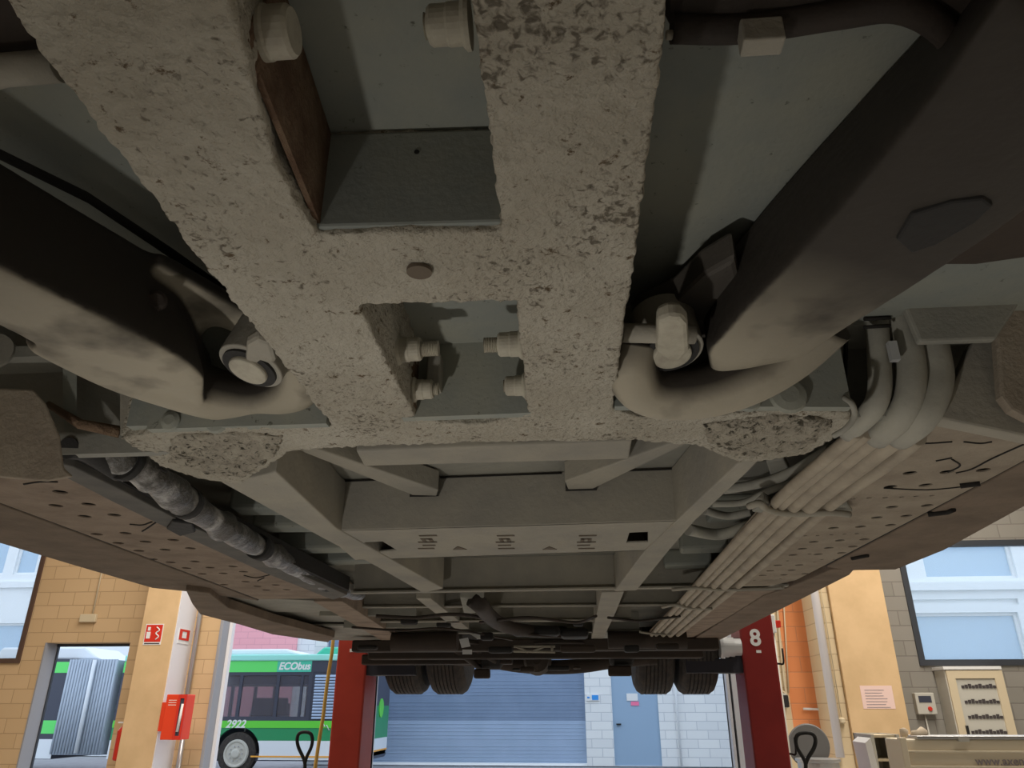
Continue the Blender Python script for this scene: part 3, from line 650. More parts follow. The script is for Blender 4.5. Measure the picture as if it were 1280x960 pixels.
quad('access_cover', ((1224, 352), (1234, 345), (1420, 320), (1420, 560), (1300, 530), (1265, 512), (1252, 495), (1245, 410), (1230, 375)), wy-.04, .02, 'tray_r', bevel=.004)
mk('cover_latch', lambda b: box(b, *(lambda p: (p.x, p.x+.06, p.y-.008, p.y, p.z-.015, p.z))(PY(1250, 345, wy-.05))), 'under', bus, bevel=.002)
def hose(name, pts, r, m): return mk(name, lambda b: tube(b, smooth([PY(x, y, q) for x, y, q in pts], 6), r, 16), m, bus)
hose('hose', [(1092, 330, 1.04), (1096, 400, 1.04), (1099, 450, 1.04), (1099, 490, 1.04), (1088, 515, 1.06), (1060, 540, 1.14)], .0165, 'hose')
hose('hose', [(1118, 330, 1.04), (1128, 400, 1.04), (1138, 450, 1.04), (1138, 490, 1.04), (1126, 520, 1.06), (1096, 545, 1.14)], .021, 'hose')
hose('hose', [(1160, 380, 1.05), (1166, 430, 1.045), (1172, 470, 1.045), (1165, 500, 1.045), (1150, 525, 1.06), (1125, 545, 1.14)], .022, 'hose')
for yy in (399, 409): mk('hose_clip', lambda b: tube(b, [PY(1080, yy, 1.02), PY(1113, yy-2, 1.02)], .003, 8), 'gap', bus)
mk('torn_label', lambda b: (box(b, *(lambda p: (p.x, p.x+.012, p.y-.01, p.y, p.z-.03, p.z))(PY(1107, 430, 1.02)))), 'silver', bus)
hose('cable_loop', [(1055, 497, .99), (1065, 505, .98), (1068, 520, .99), (1058, 535, 1.0), (1042, 545, 1.02)], .004, 'hose')
mk('sill_plate', lambda b: pp(b, [(1060, 522), (1170, 518), (1175, 526), (1062, 530)], .39, .01), 'under', bus)

# --- trays with punched holes
def xy(px, py, h): p = H(px, py, h); return (p.x, p.y)
def circ(px, py, h, r, n=14, sx=1.0):
    c_ = xy(px, py, h); return [(c_[0]+r*sx*math.cos(2*math.pi*k/n), c_[1]+r*math.sin(2*math.pi*k/n)) for k in range(n)]
def tray(name, outer, holes, h, m, t=.003):
    o = mk(name, lambda b: holed(b, [xy(x, y, h) for x, y in outer], holes, lambda v: (v[0], v[1], CH+h), (0, 0, t)), m, bus)
    return o
zl = [(218,160),(203,210),(322,205),(308,249),(415,244),(352,314),(456,310),(430,346),(529,341),(630,335),(505,374),(600,370),(692,365),(555,405),(620,416),(708,413),(678,437),(764,435),(847,431),(735,458),(812,456),(885,450),(815,497),(893,486),(936,503),(1002,498),(968,517),(1042,515)]
holes = [circ(x/2.909, 560+y/2.909, .40, .0145) for x, y in zl]
tl = [(-80, 575), (92, 596), (140, 622), (235, 668), (330, 712), (418, 748), (323, 749), (200, 703), (110, 669), (34, 641), (-80, 599)]
tray('perforated_tray', tl, holes, .40, 'tray')
tray('tray_dark_backing', [(-80, 575), (92, 596), (235, 668), (418, 748), (323, 749), (34, 641), (-80, 599)], [], .435, 'black', .004)  # black sheet added above, so the punched holes look shaded inside
mk('skirt_panel', lambda b: (pp(b, [(-80, 602), (34, 643.5), (200, 705), (323, 751), (240, 740), (190, 735), (90, 706), (0, 679), (-80, 655)], .40, .03)), 'skirt', bus, bevel=.003)
mk('seam_strip', lambda b: (pp(b, [(-80, 598), (34, 640), (200, 702), (325, 748), (322, 751), (200, 706), (34, 644), (-80, 603)], .403, .004)), 'gap', bus)
mk('tray_rail', lambda b: pp(b, [(78, 580), (92, 584), (150, 612), (232, 655), (434, 744), (416, 750), (330, 716), (225, 668), (140, 627), (84, 598)], .392, .035), 'dgrey', bus, bevel=.002)
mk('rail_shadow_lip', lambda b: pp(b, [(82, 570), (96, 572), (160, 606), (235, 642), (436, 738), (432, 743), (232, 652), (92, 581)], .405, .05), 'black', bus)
mk('rail_clamp', lambda b: pp(b, [(215, 652), (240, 655), (244, 666), (225, 671), (208, 662)], .385, .04), 'black', bus, bevel=.004)
def squig(P, h=.398, r=.0028, m='gap'): mk('mud_streak', lambda b: tube(b, smooth([H(x, y, h+.0015) for x, y in P], 4), r*.8, 6), m, bus)
for P in ([(162, 655), (178, 656), (190, 652)], [(178, 664), (186, 659), (196, 652)], [(305, 719), (320, 722), (338, 718)], [(322, 726), (330, 722)], [(30, 605), (50, 602), (72, 602)], [(200, 585+0), (208, 590)][:2]):
    squig(P)
zr_ = [(865,266),(1000,262),(1132,255),(795,316),(922,310),(800,390),(928,384),(852,422),(587,466),(686,461),(795,455),(515,516),(610,511),(700,507),(474,541),(570,538),(658,533),(440,564),(532,561),(617,556),(385,601),(463,600),(357,621),(436,619),(330,638),(407,636),(484,632),(745,428)]
zsm = [(658,360),(716,356),(775,355),(835,353),(888,350),(945,348),(485,494),(530,493),(580,490),(627,488),(672,486),(500,560),(420,585),(395,650),(545,580),(590,580),(300,656),(262,656),(520,590)]
holes = [circ(840+x/2.909, 500+y/2.909, .40, .0125) for x, y in zr_]+[circ(840+x/2.909, 500+y/2.909, .40, .0055, 8) for x, y in zsm]
tr_ = [(1066, 534), (1175, 523), (1290, 548), (1400, 560), (1290, 570), (1240, 597), (1130, 655), (1032, 706), (995, 725), (945, 737), (862, 738), (945, 641)]
tray('perforated_tray', tr_, holes, .40, 'tray_r')
tray('tray_dark_backing', tr_, [], .435, 'black', .004)  # black backing added here too, shade put in behind the holes
mk('skirt_panel', lambda b: pp(b, [(1400, 545), (1290, 574), (1241, 600), (1131, 658), (1033, 709), (996, 728), (1062, 713), (1075, 712), (1150, 706), (1190, 690), (1290, 632), (1400, 570)][:0] or [(1420, 520), (1290, 574), (1241, 600), (1131, 658), (1033, 709), (1062, 713), (1120, 712), (1180, 688), (1290, 628), (1420, 560)], .40, .03), 'skirt', bus, bevel=.003)
mk('seam_strip', lambda b: pp(b, [(1420, 515), (1290, 570), (1240, 596), (1131, 654), (1032, 705), (1033, 710), (1132, 658), (1241, 601), (1290, 575), (1420, 522)], .404, .004), 'gap', bus)
for P in ([(1190, 574), (1200, 582), (1185, 590)], [(1195, 591), (1215, 586), (1240, 573), (1280, 555)], [(1130, 551), (1155, 554), (1190, 552)], [(1205, 552), (1225, 554), (1240, 552)], [(1105, 610), (1160, 612), (1215, 607)], [(1055, 540), (1090, 556), (1120, 548)], [(1170, 576), (1190, 572)]): squig(P, .398, .0022)
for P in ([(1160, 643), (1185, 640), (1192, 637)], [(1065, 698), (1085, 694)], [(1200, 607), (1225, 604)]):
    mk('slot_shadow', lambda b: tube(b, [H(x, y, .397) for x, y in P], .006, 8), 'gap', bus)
# --- pipes along the tray
def pipe(a, r, m='pipe'):
    mk('pipe', lambda b: tube(b, smooth([H(x, y, .388) for x, y in a], 5), r, 14), m, bus)
pipe([(1072, 540), (1030, 575), (957, 640), (872, 730), (806, 803)], .011)
pipe([(1085, 540), (1043, 575), (968, 640), (881, 730), (811, 803)], .011)
pipe([(1100, 542), (1060, 575), (984, 640), (892, 731), (818, 804)], .014)
pipe([(1122, 545), (1082, 577), (1003, 640), (906, 731), (826, 804)], .017)
pipe([(1148, 547), (1108, 580), (1026, 641), (922, 732), (834, 804)], .013)
def clip(P, r=.007): mk('pipe_clip', lambda b: tube(b, smooth([H(x, y, .374) for x, y in P], 5), r, 10), 'frame', bus)
clip([(936, 633), (950, 629), (958, 636), (985, 642), (1040, 641), (1062, 643)])
clip([(840, 737), (870, 735), (900, 737), (955, 736), (980, 734)], .006)
clip([(828, 759), (845, 756), (860, 760), (890, 761)], .006)
clip([(800, 790), (815, 792), (838, 793)], .006)
mk('clip_saddle', lambda b: pp(b, [(940, 640), (956, 626), (968, 634), (955, 642)], .385, .02), 'under', bus, bevel=.003)
mk('clip_saddle', lambda b: pp(b, [(1036, 636), (1060, 632), (1066, 640), (1040, 642)], .385, .01), 'under', bus, bevel=.003)

# --- wrapped hose, left
P = smooth([H(x, y, h) for x, y, h in ((100, 552, .42), (150, 573, .41), (195, 600, .40), (235, 630, .40), (285, 662, .40), (335, 690, .41), (385, 716, .42), (425, 735, .43), (450, 742, .45))], 7)
def wrapped(b):
    rs = [(.026 if i < 6 else .030)+random.uniform(-.0035, .0035)+(.005 if i % 9 == 0 else 0) for i in range(len(P))]
    tube(b, P, rs, 18)
mk('wrapped_hose', wrapped, 'wrap', bus)['label'] = 'hose in torn silver wrap'
for k in (8, 20, 33, 45):
    mk('hose_clamp', lambda b: tube(b, [P[k], P[k+1]], .0345, 20), 'rubber', bus)
hose('rubber_sleeve', [(85, 560, 1.1), (110, 565, 1.15), (150, 590, 1.25)], .018, 'rubber')

# --- body of the floor behind the front crossmember
def bay(h0, y0, y1, x0=-1.25, x1=.95, t=.02): return lambda b: box(b, x0, x1, y0, y1, CH+h0, CH+h0+t)
yC1 = H(640, 656, .40).y; yC1b = H(640, 694, .40).y; yC2 = H(640, 738, .40).y
mk('floor_panel', bay(.53, yw0+.05, 7.2), 'under', bus)
def HX(px, py, h=.40): return H(px, py, h)
# hat section beam behind the front crossmember
mk('hat_beam', lambda b: pp(b, [(445, 564), (790, 551), (786, 574), (455, 583)], .47, .05), 'frame', bus, bevel=.004)
mk('floor_seam', lambda b: (pp(b, [(520, 602), (700, 599), (700, 601), (520, 604)], .525, .004), pp(b, [(425, 610), (520, 607), (520, 609), (425, 612)], .525, .004), pp(b, [(720, 598), (834, 594), (834, 596), (720, 600)], .525, .004)), 'gap', bus)
# notched rails
mk('notched_rail', lambda b: pp(b, [(370, 562), (392, 560), (548, 613), (546, 620), (515, 619)], .475, .05), 'frame', bus, bevel=.003)
mk('notched_rail', lambda b: pp(b, [(845, 552), (872, 548), (742, 611), (710, 612), (706, 602)], .475, .05), 'frame', bus, bevel=.003)
mk('notch', lambda b: pp(b, [(512, 616), (548, 616), (548, 621), (512, 621)], .478, .03), 'gap', bus)
mk('notch', lambda b: pp(b, [(707, 610), (746, 608), (746, 613), (707, 614)], .478, .03), 'gap', bus)
# main crossmember with stamped underside and two openings
c1 = [(404, 663.5), (640, 657), (868, 650), (850, 672), (830, 687.5), (640, 694), (444, 700.5), (420, 680)]
h1 = [xy(*p, .40) for p in c1]
ho = [[xy(*p, .40) for p in q] for q in ([(455, 678), (478, 677), (496, 688), (468, 691)], [(787, 666), (810, 665), (810, 678), (783, 679)])]
mk('crossmember', lambda b: (holed(b, h1, ho, lambda v: (v[0], v[1], CH+.40), (0, 0, .006)), prism(b, [H(414, 663, .40), H(640, 657, .40), H(862, 650, .40), H(862, 650, .40)+Vector((0, .01, 0)), H(640, 657, .40)+Vector((0, .01, 0)), H(414, 663, .40)+Vector((0, .01, 0))], (0, 0, .13)),
    prism(b, [H(446, 700.4, .40), H(828, 687.6, .40), H(828, 687.6, .40)-Vector((0, .01, 0)), H(446, 700.4, .40)-Vector((0, .01, 0))], (0, 0, .13))), 'frame', bus, bevel=.002)['label'] = 'wide stamped crossmember'
0 and mk('edge_lip', lambda b: beam(b, H(414, 663, .395), H(862, 650, .395), .03, .01), 'frame', bus, bevel=.003)
a_, b_2 = H(424, 662.7, .40)+Vector((0, -.003, .124)), H(850, 650.3, .40)+Vector((0, -.003, .124)); dn = Vector((0, 0, -.118))
for pa_ in ((a_, H(516, 660, .40)+Vector((0, -.003, .124))), (H(548, 659, .4)+Vector((0, -.003, .124)), H(704, 654.6, .4)+Vector((0, -.003, .124))), (H(744, 653.4, .4)+Vector((0, -.003, .124)), b_2), (a_, a_+dn), (b_2, b_2+dn)):
    mk('seam_line', lambda b: tube(b, pa_, .0022, 6), 'gap', bus)
# stencilled marks on its underside
def markbar(px, py, w_, hh, h=.3985):
    c_ = H(px, py, h); return (c_.x-w_/2, c_.x+w_/2, c_.y-hh/2, c_.y+hh/2, c_.z, c_.z+.001)
def marks(b, base=534):
    if base:
        for dy, wd in ((-4, .045), (0, .02), (4, .05), (8, .035), (12, .045)):
            box(b, *markbar(base+random.uniform(-3, 3), 674+dy, wd, .012))
        for dx in (-4, 5): box(b, *markbar(base+dx, 676, .010, .05))
for base in (534, 631, 732): mk('stencil_marks', lambda b: marks(b, base), 'marks', bus)['kind'] = 'stuff'
for px in (574, 687):
    c_ = H(px, 686, .3985); mk('stencil_triangle', lambda b: prism(b, [c_+Vector((-.02, .015, 0)), c_+Vector((.02, .015, 0)), c_+Vector((0, -.03, 0))], (0, 0, .001)), 'marks', bus)
# side members
mk('side_member', lambda b: pp(b, [(276, 603), (302, 600), (330, 594), (345, 590), (421, 661), (465, 686), (554, 736), (528, 741), (470, 708), (400, 671)], .397, .13), 'frame', bus, bevel=.003)
mk('side_member', lambda b: pp(b, [(922, 580), (953, 571), (935, 590), (868, 652), (835, 690), (796, 738), (768, 739), (805, 690), (845, 652)], .397, .13), 'frame', bus, bevel=.003)
mk('side_member', lambda b: pp(b, [(752, 741), (780, 740), (770, 765), (752, 803), (738, 805), (745, 770)], .40, .12), 'frame', bus, bevel=.002)
mk('side_member', lambda b: pp(b, [(520, 748), (538, 748), (586, 786), (570, 787)], .42, .10), 'frame', bus, bevel=.002)
mk('side_member', lambda b: pp(b, [(392, 752), (428, 752), (512, 806), (490, 808)], .40, .10), 'tray', bus, bevel=.002)
# second and further crossmembers
def xmem(px0, py0, px1, py1, h=.40, ht=.13, wd=.035, m='frame'):
    mk('crossmember', lambda b: (beam(b, H(px0, py0, h), H(px1, py1, h), wd, .006), beam(b, H(px0, py0, h)+Vector((0, wd/2, 0)), H(px1, py1, h)+Vector((0, wd/2, 0)), .008, ht)), m, bus)
xmem(440, 742, 985, 733)
xmem(445, 760, 850, 757, .43, .10)
xmem(470, 778, 790, 776, .42, .10, .05)
xmem(470, 793, 800, 790, .41, .12, .05, 'under')
# side ribs outside the side members
for (xa, ya, xb, yb) in ((292, 640, 400, 640), (320, 662, 415, 662), (350, 690, 455, 688), (380, 706, 470, 702)):
    mk('floor_rib', lambda b: beam(b, H(xa, ya, .47), H(xb, yb, .47), .09, .06), 'plate', bus, bevel=.01)
for (xa, ya, xb, yb) in ((885, 650, 975, 648), (850, 690, 910, 688), (830, 710, 890, 708)):
    mk('floor_rib', lambda b: beam(b, H(xa, ya, .47), H(xb, yb, .47), .09, .06), 'plate', bus, bevel=.01)
# cables on the right between member and pipes
for P_, r_ in (([(905, 612), (950, 604), (990, 590), (1040, 560)], .011), ([(890, 630), (930, 628), (960, 614), (1000, 600)], .008), ([(880, 638), (910, 645), (940, 640)], .010), ([(860, 662), (900, 668), (945, 655)], .016)):
    mk('cable', lambda b: tube(b, smooth([H(x, y, .44) for x, y in P_], 5), r_, 12), 'hose', bus)
mk('cable_bracket', lambda b: pp(b, [(958, 578), (980, 574), (988, 590), (965, 600)], .45, .02), 'under', bus, bevel=.003)
# lower left: stepped end of the side body
mk('rear_skirt', lambda b: pp(b, [(232, 738), (262, 742), (285, 760), (340, 777), (418, 797), (410, 803), (340, 793), (300, 781), (250, 768), (240, 755)], .38, .04), 'skirt', bus, bevel=.004)
mk('step_panel', lambda b: (pp(b, [(240, 742), (330, 748), (418, 752), (440, 765), (330, 765), (262, 755)], .43, .01), pp(b, [(285, 762), (440, 765), (480, 782), (350, 782)], .45, .01), pp(b, [(350, 782), (480, 782), (500, 802), (410, 800)], .43, .01)), 'under', bus)
mk('rear_skirt', lambda b: pp(b, [(1068, 712), (1062, 719), (900, 800), (880, 812), (850, 810), (955, 745), (985, 735), (1040, 712)], .40, .035), 'skirt', bus, bevel=.004)
mk('rear_tray', lambda b: pp(b, [(862, 741), (985, 738), (950, 748), (850, 806), (795, 807)], .405, .01), 'tray', bus)
for x0, x1, y_ in ((400, 520, 770), (430, 560, 785), (610, 740, 799)): mk('rear_floor_rib', lambda b: beam(b, H(x0, y_, .41), H(x1, y_, .41), .03, .05), 'under', bus)
# rear drain pipe bend and hanging silencer parts
mk('bent_pipe', lambda b: tube(b, smooth([H(x, y, h) for x, y, h in ((590, 748, .41), (600, 756, .39), (612, 770, .39), (630, 782, .39), (665, 789, .40), (710, 790, .42))], 6), .035, 14), 'cast', bus)
mk('pipe_bracket', lambda b: pp(b, [(575, 747), (605, 747), (605, 765), (580, 768)], .41, .05), 'under', bus, bevel=.004)
# --- rear axle zone
YA = 5.75
def yb(px0, py0, px1, py1, y, t):
    a, c_ = PY(px0, py0, y), PY(px1, py1, y); return (min(a.x, c_.x), max(a.x, c_.x), y, y+t, min(a.z, c_.z), max(a.z, c_.z))
mk('axle_crossmember', lambda b: (box(b, *yb(440, 800, 900, 812, YA-.7, .12)), box(b, *yb(460, 812, 880, 822, YA-.45, .12)), box(b, *yb(452, 818, 640, 830, YA-.3, .1))), 'cast', bus, bevel=.01)
mk('axle_beam', lambda b: (tube(b, smooth([PY(x, y, YA) for x, y in ((560, 822), (610, 826), (650, 832), (690, 834), (730, 832), (770, 826), (820, 822))], 4), [.05]*6*4+[.05], 14), ), 'cast', bus)
mk('differential', lambda b: (lathe(b, PY(672, 826, YA-.1), (0, 1, 0), [(-.12, .03), (-.10, .08), (0, .10), (.14, .09)], 20)), 'cast', bus)
mk('brake_chamber', lambda b: (lathe(b, PY(600, 822, YA-.25), (1, .1, 0), [(0, .05), (.02, .08), (.14, .08), (.16, .05)], 18)), 'black', bus, bevel=.004)
mk('brake_chamber', lambda b: (lathe(b, PY(762, 820, YA-.25), (1, .1, 0), [(0, .05), (.02, .08), (.14, .08), (.16, .05)], 18)), 'black', bus, bevel=.004)
mk('pump_unit', lambda b: (box(b, *yb(640, 782, 700, 794, YA-1.3, .12)), box(b, *yb(700, 785, 736, 796, YA-1.2, .2))), 'black', bus, bevel=.02)
mk('valve_plate', lambda b: [tube(b, [PY(x0, y0, YA-1.35), PY(x1, y1, YA-1.35)], .007, 8) for x0, y0, x1, y1 in ((642, 808, 694, 808), (642, 814, 694, 815), (645, 808, 660, 815), (680, 808, 665, 815), (690, 807, 690, 816))], 'frame', bus)
mk('pale_bracket', lambda b: (loft(b, [[PY(x, y, q) for x, y in ((574, 799), (585, 797), (588, 808), (577, 810))] for q in (4.3, 4.36)]), loft(b, [[PY(x, y, q) for x, y in ((578, 812), (590, 812), (590, 818), (578, 818))] for q in (4.3, 4.36)])), 'silver', bus)
mk('air_tank', lambda b: tube(b, [PY(490, 803, 4.6), PY(572, 801, 4.6)], .055, 18), 'cast', bus)
mk('air_tank', lambda b: tube(b, [PY(760, 800, 4.7), PY(858, 800, 4.7)], .05, 18), 'cast', bus)
for q in ((560, 835), (585, 830)): mk('linkage', lambda b: tube(b, [PY(q[0], 805, 5.2), PY(q[0]+40, q[1], 5.5)], .02, 10), 'cast', bus)
for P_, r_ in (([(470, 770), (520, 772), (560, 768), (600, 772), (640, 790), (700, 796)], .008), ([(440, 784), (500, 788), (560, 786), (640, 800)], .006), ([(600, 778), (660, 772), (720, 778), (745, 770)], .007), ([(760, 772), (800, 776), (850, 770)], .006), ([(560, 800), (620, 806), (700, 803), (780, 806)], .008)):
    mk('air_line', lambda b: tube(b, smooth([H(x, y, .375) for x, y in P_], 6), r_, 8), 'cast', bus)
for i_, (x0, y0, x1, y1, yy, m_) in enumerate(((650, 833, 668, 840, 5.2, 'cast'), (684, 832, 712, 838, 5.3, 'black'), (640, 835, 650, 838, 5.1, 'black'), (716, 833, 726, 836, 5.2, 'cast'), (592, 836, 612, 848, 5.4, 'cast'), (760, 832, 790, 845, 5.4, 'cast'), (500, 772, 520, 780, 4.0, 'black'), (545, 776, 562, 784, 4.2, 'black'), (600, 790, 616, 800, 4.4, 'black'), (716, 774, 730, 782, 4.2, 'black'), (446, 806, 470, 812, 4.6, 'black'), (610, 808, 640, 816, 4.3, 'black'), (700, 806, 745, 815, 4.3, 'cast'), (780, 806, 800, 815, 4.4, 'black'), (820, 804, 850, 812, 4.4, 'cast'))):
    mk('axle_bracket', lambda b: box(b, *yb(x0, y0, x1, y1, yy, .06)), m_, bus, bevel=.012)
def tyre(pxc, pyb):
    c_ = PY(pxc, pyb, YA+.42); R_ = .48; wv = .285
    zc = c_.z+R_+.0
    def f(b):
        prof = [(-wv/2, R_-.11), (-wv/2, R_-.06), (-wv/2+.02, R_-.02), (-wv/2+.05, R_-.002)]
        for k in range(-3, 4):
            xx = k*.028; prof += [(xx-.010, R_), (xx+.010, R_), (xx+.011, R_-.010), (xx+.017, R_-.010)]
        prof += [(wv/2-.05, R_-.002), (wv/2-.02, R_-.02), (wv/2, R_-.06), (wv/2, R_-.11)]
        lathe(b, (c_.x, YA+.42, zc), (1, 0, 0), prof, 64)
    o = mk('tyre', f, 'tyre', bus)
    mk('rim', lambda b: lathe(b, (c_.x, YA+.42, zc), (1, 0, 0), [(-.13, .2), (-.13, .36), (.13, .36), (.13, .2)], 36), 'greybox', o)
for x in (511, 563, 817, 870): tyre(x, 868)
# bodywork above the floor so that the bus is closed from the sides
bx0, bx1 = H(0, 679, .40).x, H(1120, 712, .40).x
mk('body_shell', lambda b: box(b, -1.62, 1.02, -4.6, 7.6, CH+.63, CH+3.1), 'bodyw', bus, bevel=.08)
mk('body_side', lambda b: (box(b, -1.62, -1.58, 1.1, 7.4, CH+.46, CH+.66), box(b, .98, 1.02, 1.1, 7.4, CH+.46, CH+.66), box(b, -1.5, .95, 7.1, 7.2, CH+.5, CH+.66)), 'bodyw', bus)

# ================================================================== LIFT POSTS
YL = 5.75
def post(px0, px1, ptop, m, label, side_):
    a, c_ = PY(px0, 880, YL), PY(px1, 880, YL); zt = PY(px0, ptop, YL).z
    t = thing('lift_post', ((a.x+c_.x)/2, YL+.15, 0), label, 'vehicle lift', 'lift posts holding the bus')
    X0, X1 = a.x, c_.x; dd = .34
    def col(b):
        e = .05
        prism(b, [(X0, YL, 0), (X1, YL, 0), (X1, YL+dd, 0), (X0, YL+dd, 0)], (0, 0, zt))
    mk('column', col, m, t, bevel=.012)
    mk('base_plate', lambda b: box(b, X0-.25, X1+.25, YL-.3, YL+.7, 0, .04), m, t, bevel=.01)
    return t, X0, X1, zt
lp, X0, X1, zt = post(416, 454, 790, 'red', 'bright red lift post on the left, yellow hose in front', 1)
ax0, ax1 = PY(452, 830, YL).x, PY(521, 830, YL+.1).x
mk('lift_arm', lambda b: box(b, ax0, ax1, YL+.02, YL+.2, PY(480, 844, YL).z, PY(480, 824, YL).z), 'navy', lp, bevel=.006)
mk('arm_gusset', lambda b: prism(b, [(ax0, YL+.05, PY(480, 824, YL).z), (ax0, YL+.05, PY(480, 816, YL).z), (PY(480, 824, YL).x, YL+.05, PY(480, 824, YL).z)], (0, .04, 0)), 'orangeline', lp)
mk('top_label', lambda b: box(b, PY(438, 815, YL).x-.005, PY(443, 815, YL).x, YL-.004, YL, PY(440, 815, YL).z, PY(440, 811, YL).z), 'white', lp)
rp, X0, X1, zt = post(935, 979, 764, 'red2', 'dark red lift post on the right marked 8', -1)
ax0, ax1 = PY(856, 830, YL+.1).x, PY(936, 830, YL).x
mk('lift_arm', lambda b: box(b, ax0, ax1, YL+.02, YL+.2, PY(900, 841, YL).z, PY(900, 823, YL).z), 'navy', rp, bevel=.006)
mk('motor_housing', lambda b: box(b, PY(912, 810, YL).x, X0, YL+.02, YL+.22, PY(900, 826, YL).z, PY(900, 797, YL).z), 'navy', rp, bevel=.01)
mk('motor', lambda b: lathe(b, PY(899, 809, YL-.03), (1, 0, 0), [(0, .075), (.022, .078), (.022, .068), (.06, .07), (.06, .063), (.10, .066), (.10, .058), (.15, .058)], 28), 'silver', rp)
p8 = PY(944, 798, YL)
text('post_number', '8', (p8.x, YL-.003, p8.z), .155, 'white', rp, bold=.004)
mk('number_dash', lambda b: box(b, p8.x-.004, p8.x+.03, YL-.004, YL, p8.z-.098, p8.z-.08), 'white', rp)
# control box and hooks on the right post
pb_ = PY(966, 772, YL); qb = PY(974, 790, YL)
def hook(z, d=.14): return lambda b: tube(b, smooth([(X1, YL+.1, z), (X1+.03, YL+.08, z-.005), (X1+.055, YL+.06, z), (X1+.06, YL+.06, z+d*.7)], 5), .007, 8)
mk('cable_hook', hook(PY(975, 828, YL).z), 'black', rp)
mk('cable_hook', hook(PY(985, 932, YL).z-.05), 'black', rp)
# yellow hose
yh = tag(mk('air_hose', lambda b: tube(b, smooth([PY(x, y, 5.5) for x, y in ((417, 795), (415, 815), (411, 840), (407, 870), (404, 895), (399, 925), (394, 960), (391, 990), (389, 1100))], 6), .0125, 12), 'yellow'), 'yellow air hose hanging in front of the left lift post', 'hose')
# ---------------------------------------------------------------- trolley handles
def handle(px, py, y, label, s=1.0, wpx=20):
    c_ = PY(px, py, y)
    t = thing('trolley_jack', (c_.x, y+.3, 0), label, 'trolley', 'trolley jacks on the workshop floor')
    k = wpx/20
    pts = [(0, 50), (0, 38), (-2.5, 30), (-8, 18), (-9.5, 8), (-7, 1), (0, -1), (7, 1), (9.5, 8), (8, 18), (2.5, 30), (0, 38)]
    P_ = smooth([PY(px+a*k, py+b_*1.0, y) for a, b_ in pts], 5)
    mk('loop_handle', lambda b: tube(b, P_, .011, 10), 'black', t)
    base = PY(px, py+49, y)
    mk('shaft', lambda b: tube(b, [base, (base.x, y, .2)], .014, 10), 'black', t)
    mk('chassis', lambda b: box(b, base.x-.16, base.x+.16, y-.75, y+.05, .08, .22), 'red', t, bevel=.02)
    for sx in (-.15, .15):
        for yy in (-.65, -.05): mk('wheel', lambda b: lathe(b, (base.x+sx-.02, y+yy, .06), (1, 0, 0), [(0, .06), (.04, .06)], 20), 'steel', t)
handle(381, 916, 5.3, 'black loop trolley handle left of the left lift post', wpx=20)
handle(1007, 917, 5.0, 'black loop trolley handle right of the right lift post', wpx=26)

# ================================================================== THINGS ON THE WALLS
# emergency light and conduit
a = PY(112, 773, YW)
el = thing('emergency_light', (a.x, YW-.05, a.z), 'small cream emergency light on the block wall above the doorway', 'lamp')
mk('housing', lambda b: box(b, PY(102, 773, YW).x, PY(122, 773, YW).x, YW-.06, YW, WZ(778, 112), WZ(768, 112)), 'beige', el, bevel=.01)
mk('conduit', lambda b: tube(b, [(a.x+.05, YW-.02, WZ(768, 112)), (a.x+.05, YW-.02, WZ(640, 112))], .013, 8), 'beige', el)
# signs on the column
def yc(px, py, y=YC): return PY(px, py, y)
sg = thing('fire_hose_sign', (yc(192, 793).x, YC, yc(192, 793).z), 'red hydrant sign with white pictogram on the ochre column', 'sign')
s0, s1 = yc(181, 793), yc(203, 793); zt_, zb_ = yc(192, 780).z, yc(192, 806).z
mk('board', lambda b: box(b, s0.x, s1.x, YC-.006, YC, zb_, zt_), 'white', sg)
mk('red_field', lambda b: box(b, s0.x+.01, s1.x-.01, YC-.008, YC-.006, zb_+.04, zt_-.012), 'signred', sg)
def pict(b):
    w_ = s1.x-s0.x; hh = zt_-zb_
    box(b, s0.x+.03, s0.x+.09, YC-.011, YC-.008, zb_+hh*.3, zb_+hh*.62); box(b, s0.x+.04, s0.x+.08, YC-.011, YC-.008, zb_+hh*.68, zb_+hh*.85)
    tube(b, smooth([(s1.x-.10, YC-.009, zb_+hh*.85), (s1.x-.05, YC-.009, zb_+hh*.7), (s1.x-.10, YC-.009, zb_+hh*.55), (s1.x-.05, YC-.009, zb_+hh*.4), (s1.x-.09, YC-.009, zb_+hh*.25)], 4), .009, 6)
mk('pictogram', pict, 'white', sg)
mk('caption', lambda b: box(b, s0.x+.02, s1.x-.02, YC-.008, YC-.006, zb_+.01, zb_+.025), 'inkd', sg)
s2 = thing('hose_reel_sign', (yc(225, 792, YC).x, YC, yc(225, 792).z), 'small white sign with red ring on the white column side', 'sign')
q0, q1 = yc(219, 792).x, yc(229, 792).x; za, zb2 = yc(225, 784).z, yc(225, 803).z
mk('board', lambda b: box(b, cs1, cs1+.006, YC+.10, YC+.44, zb2, za), 'white', s2)
mk('red_ring', lambda b: holed(b, [(YC+.12, zb2+.05), (YC+.42, zb2+.05), (YC+.42, za-.01), (YC+.12, za-.01)], [[(YC+.2, zb2+.08), (YC+.34, zb2+.08), (YC+.34, za-.04), (YC+.2, za-.04)]], lambda v: (cs1+.009, v[0], v[1]), (.002, 0, 0)), 'signred', s2)
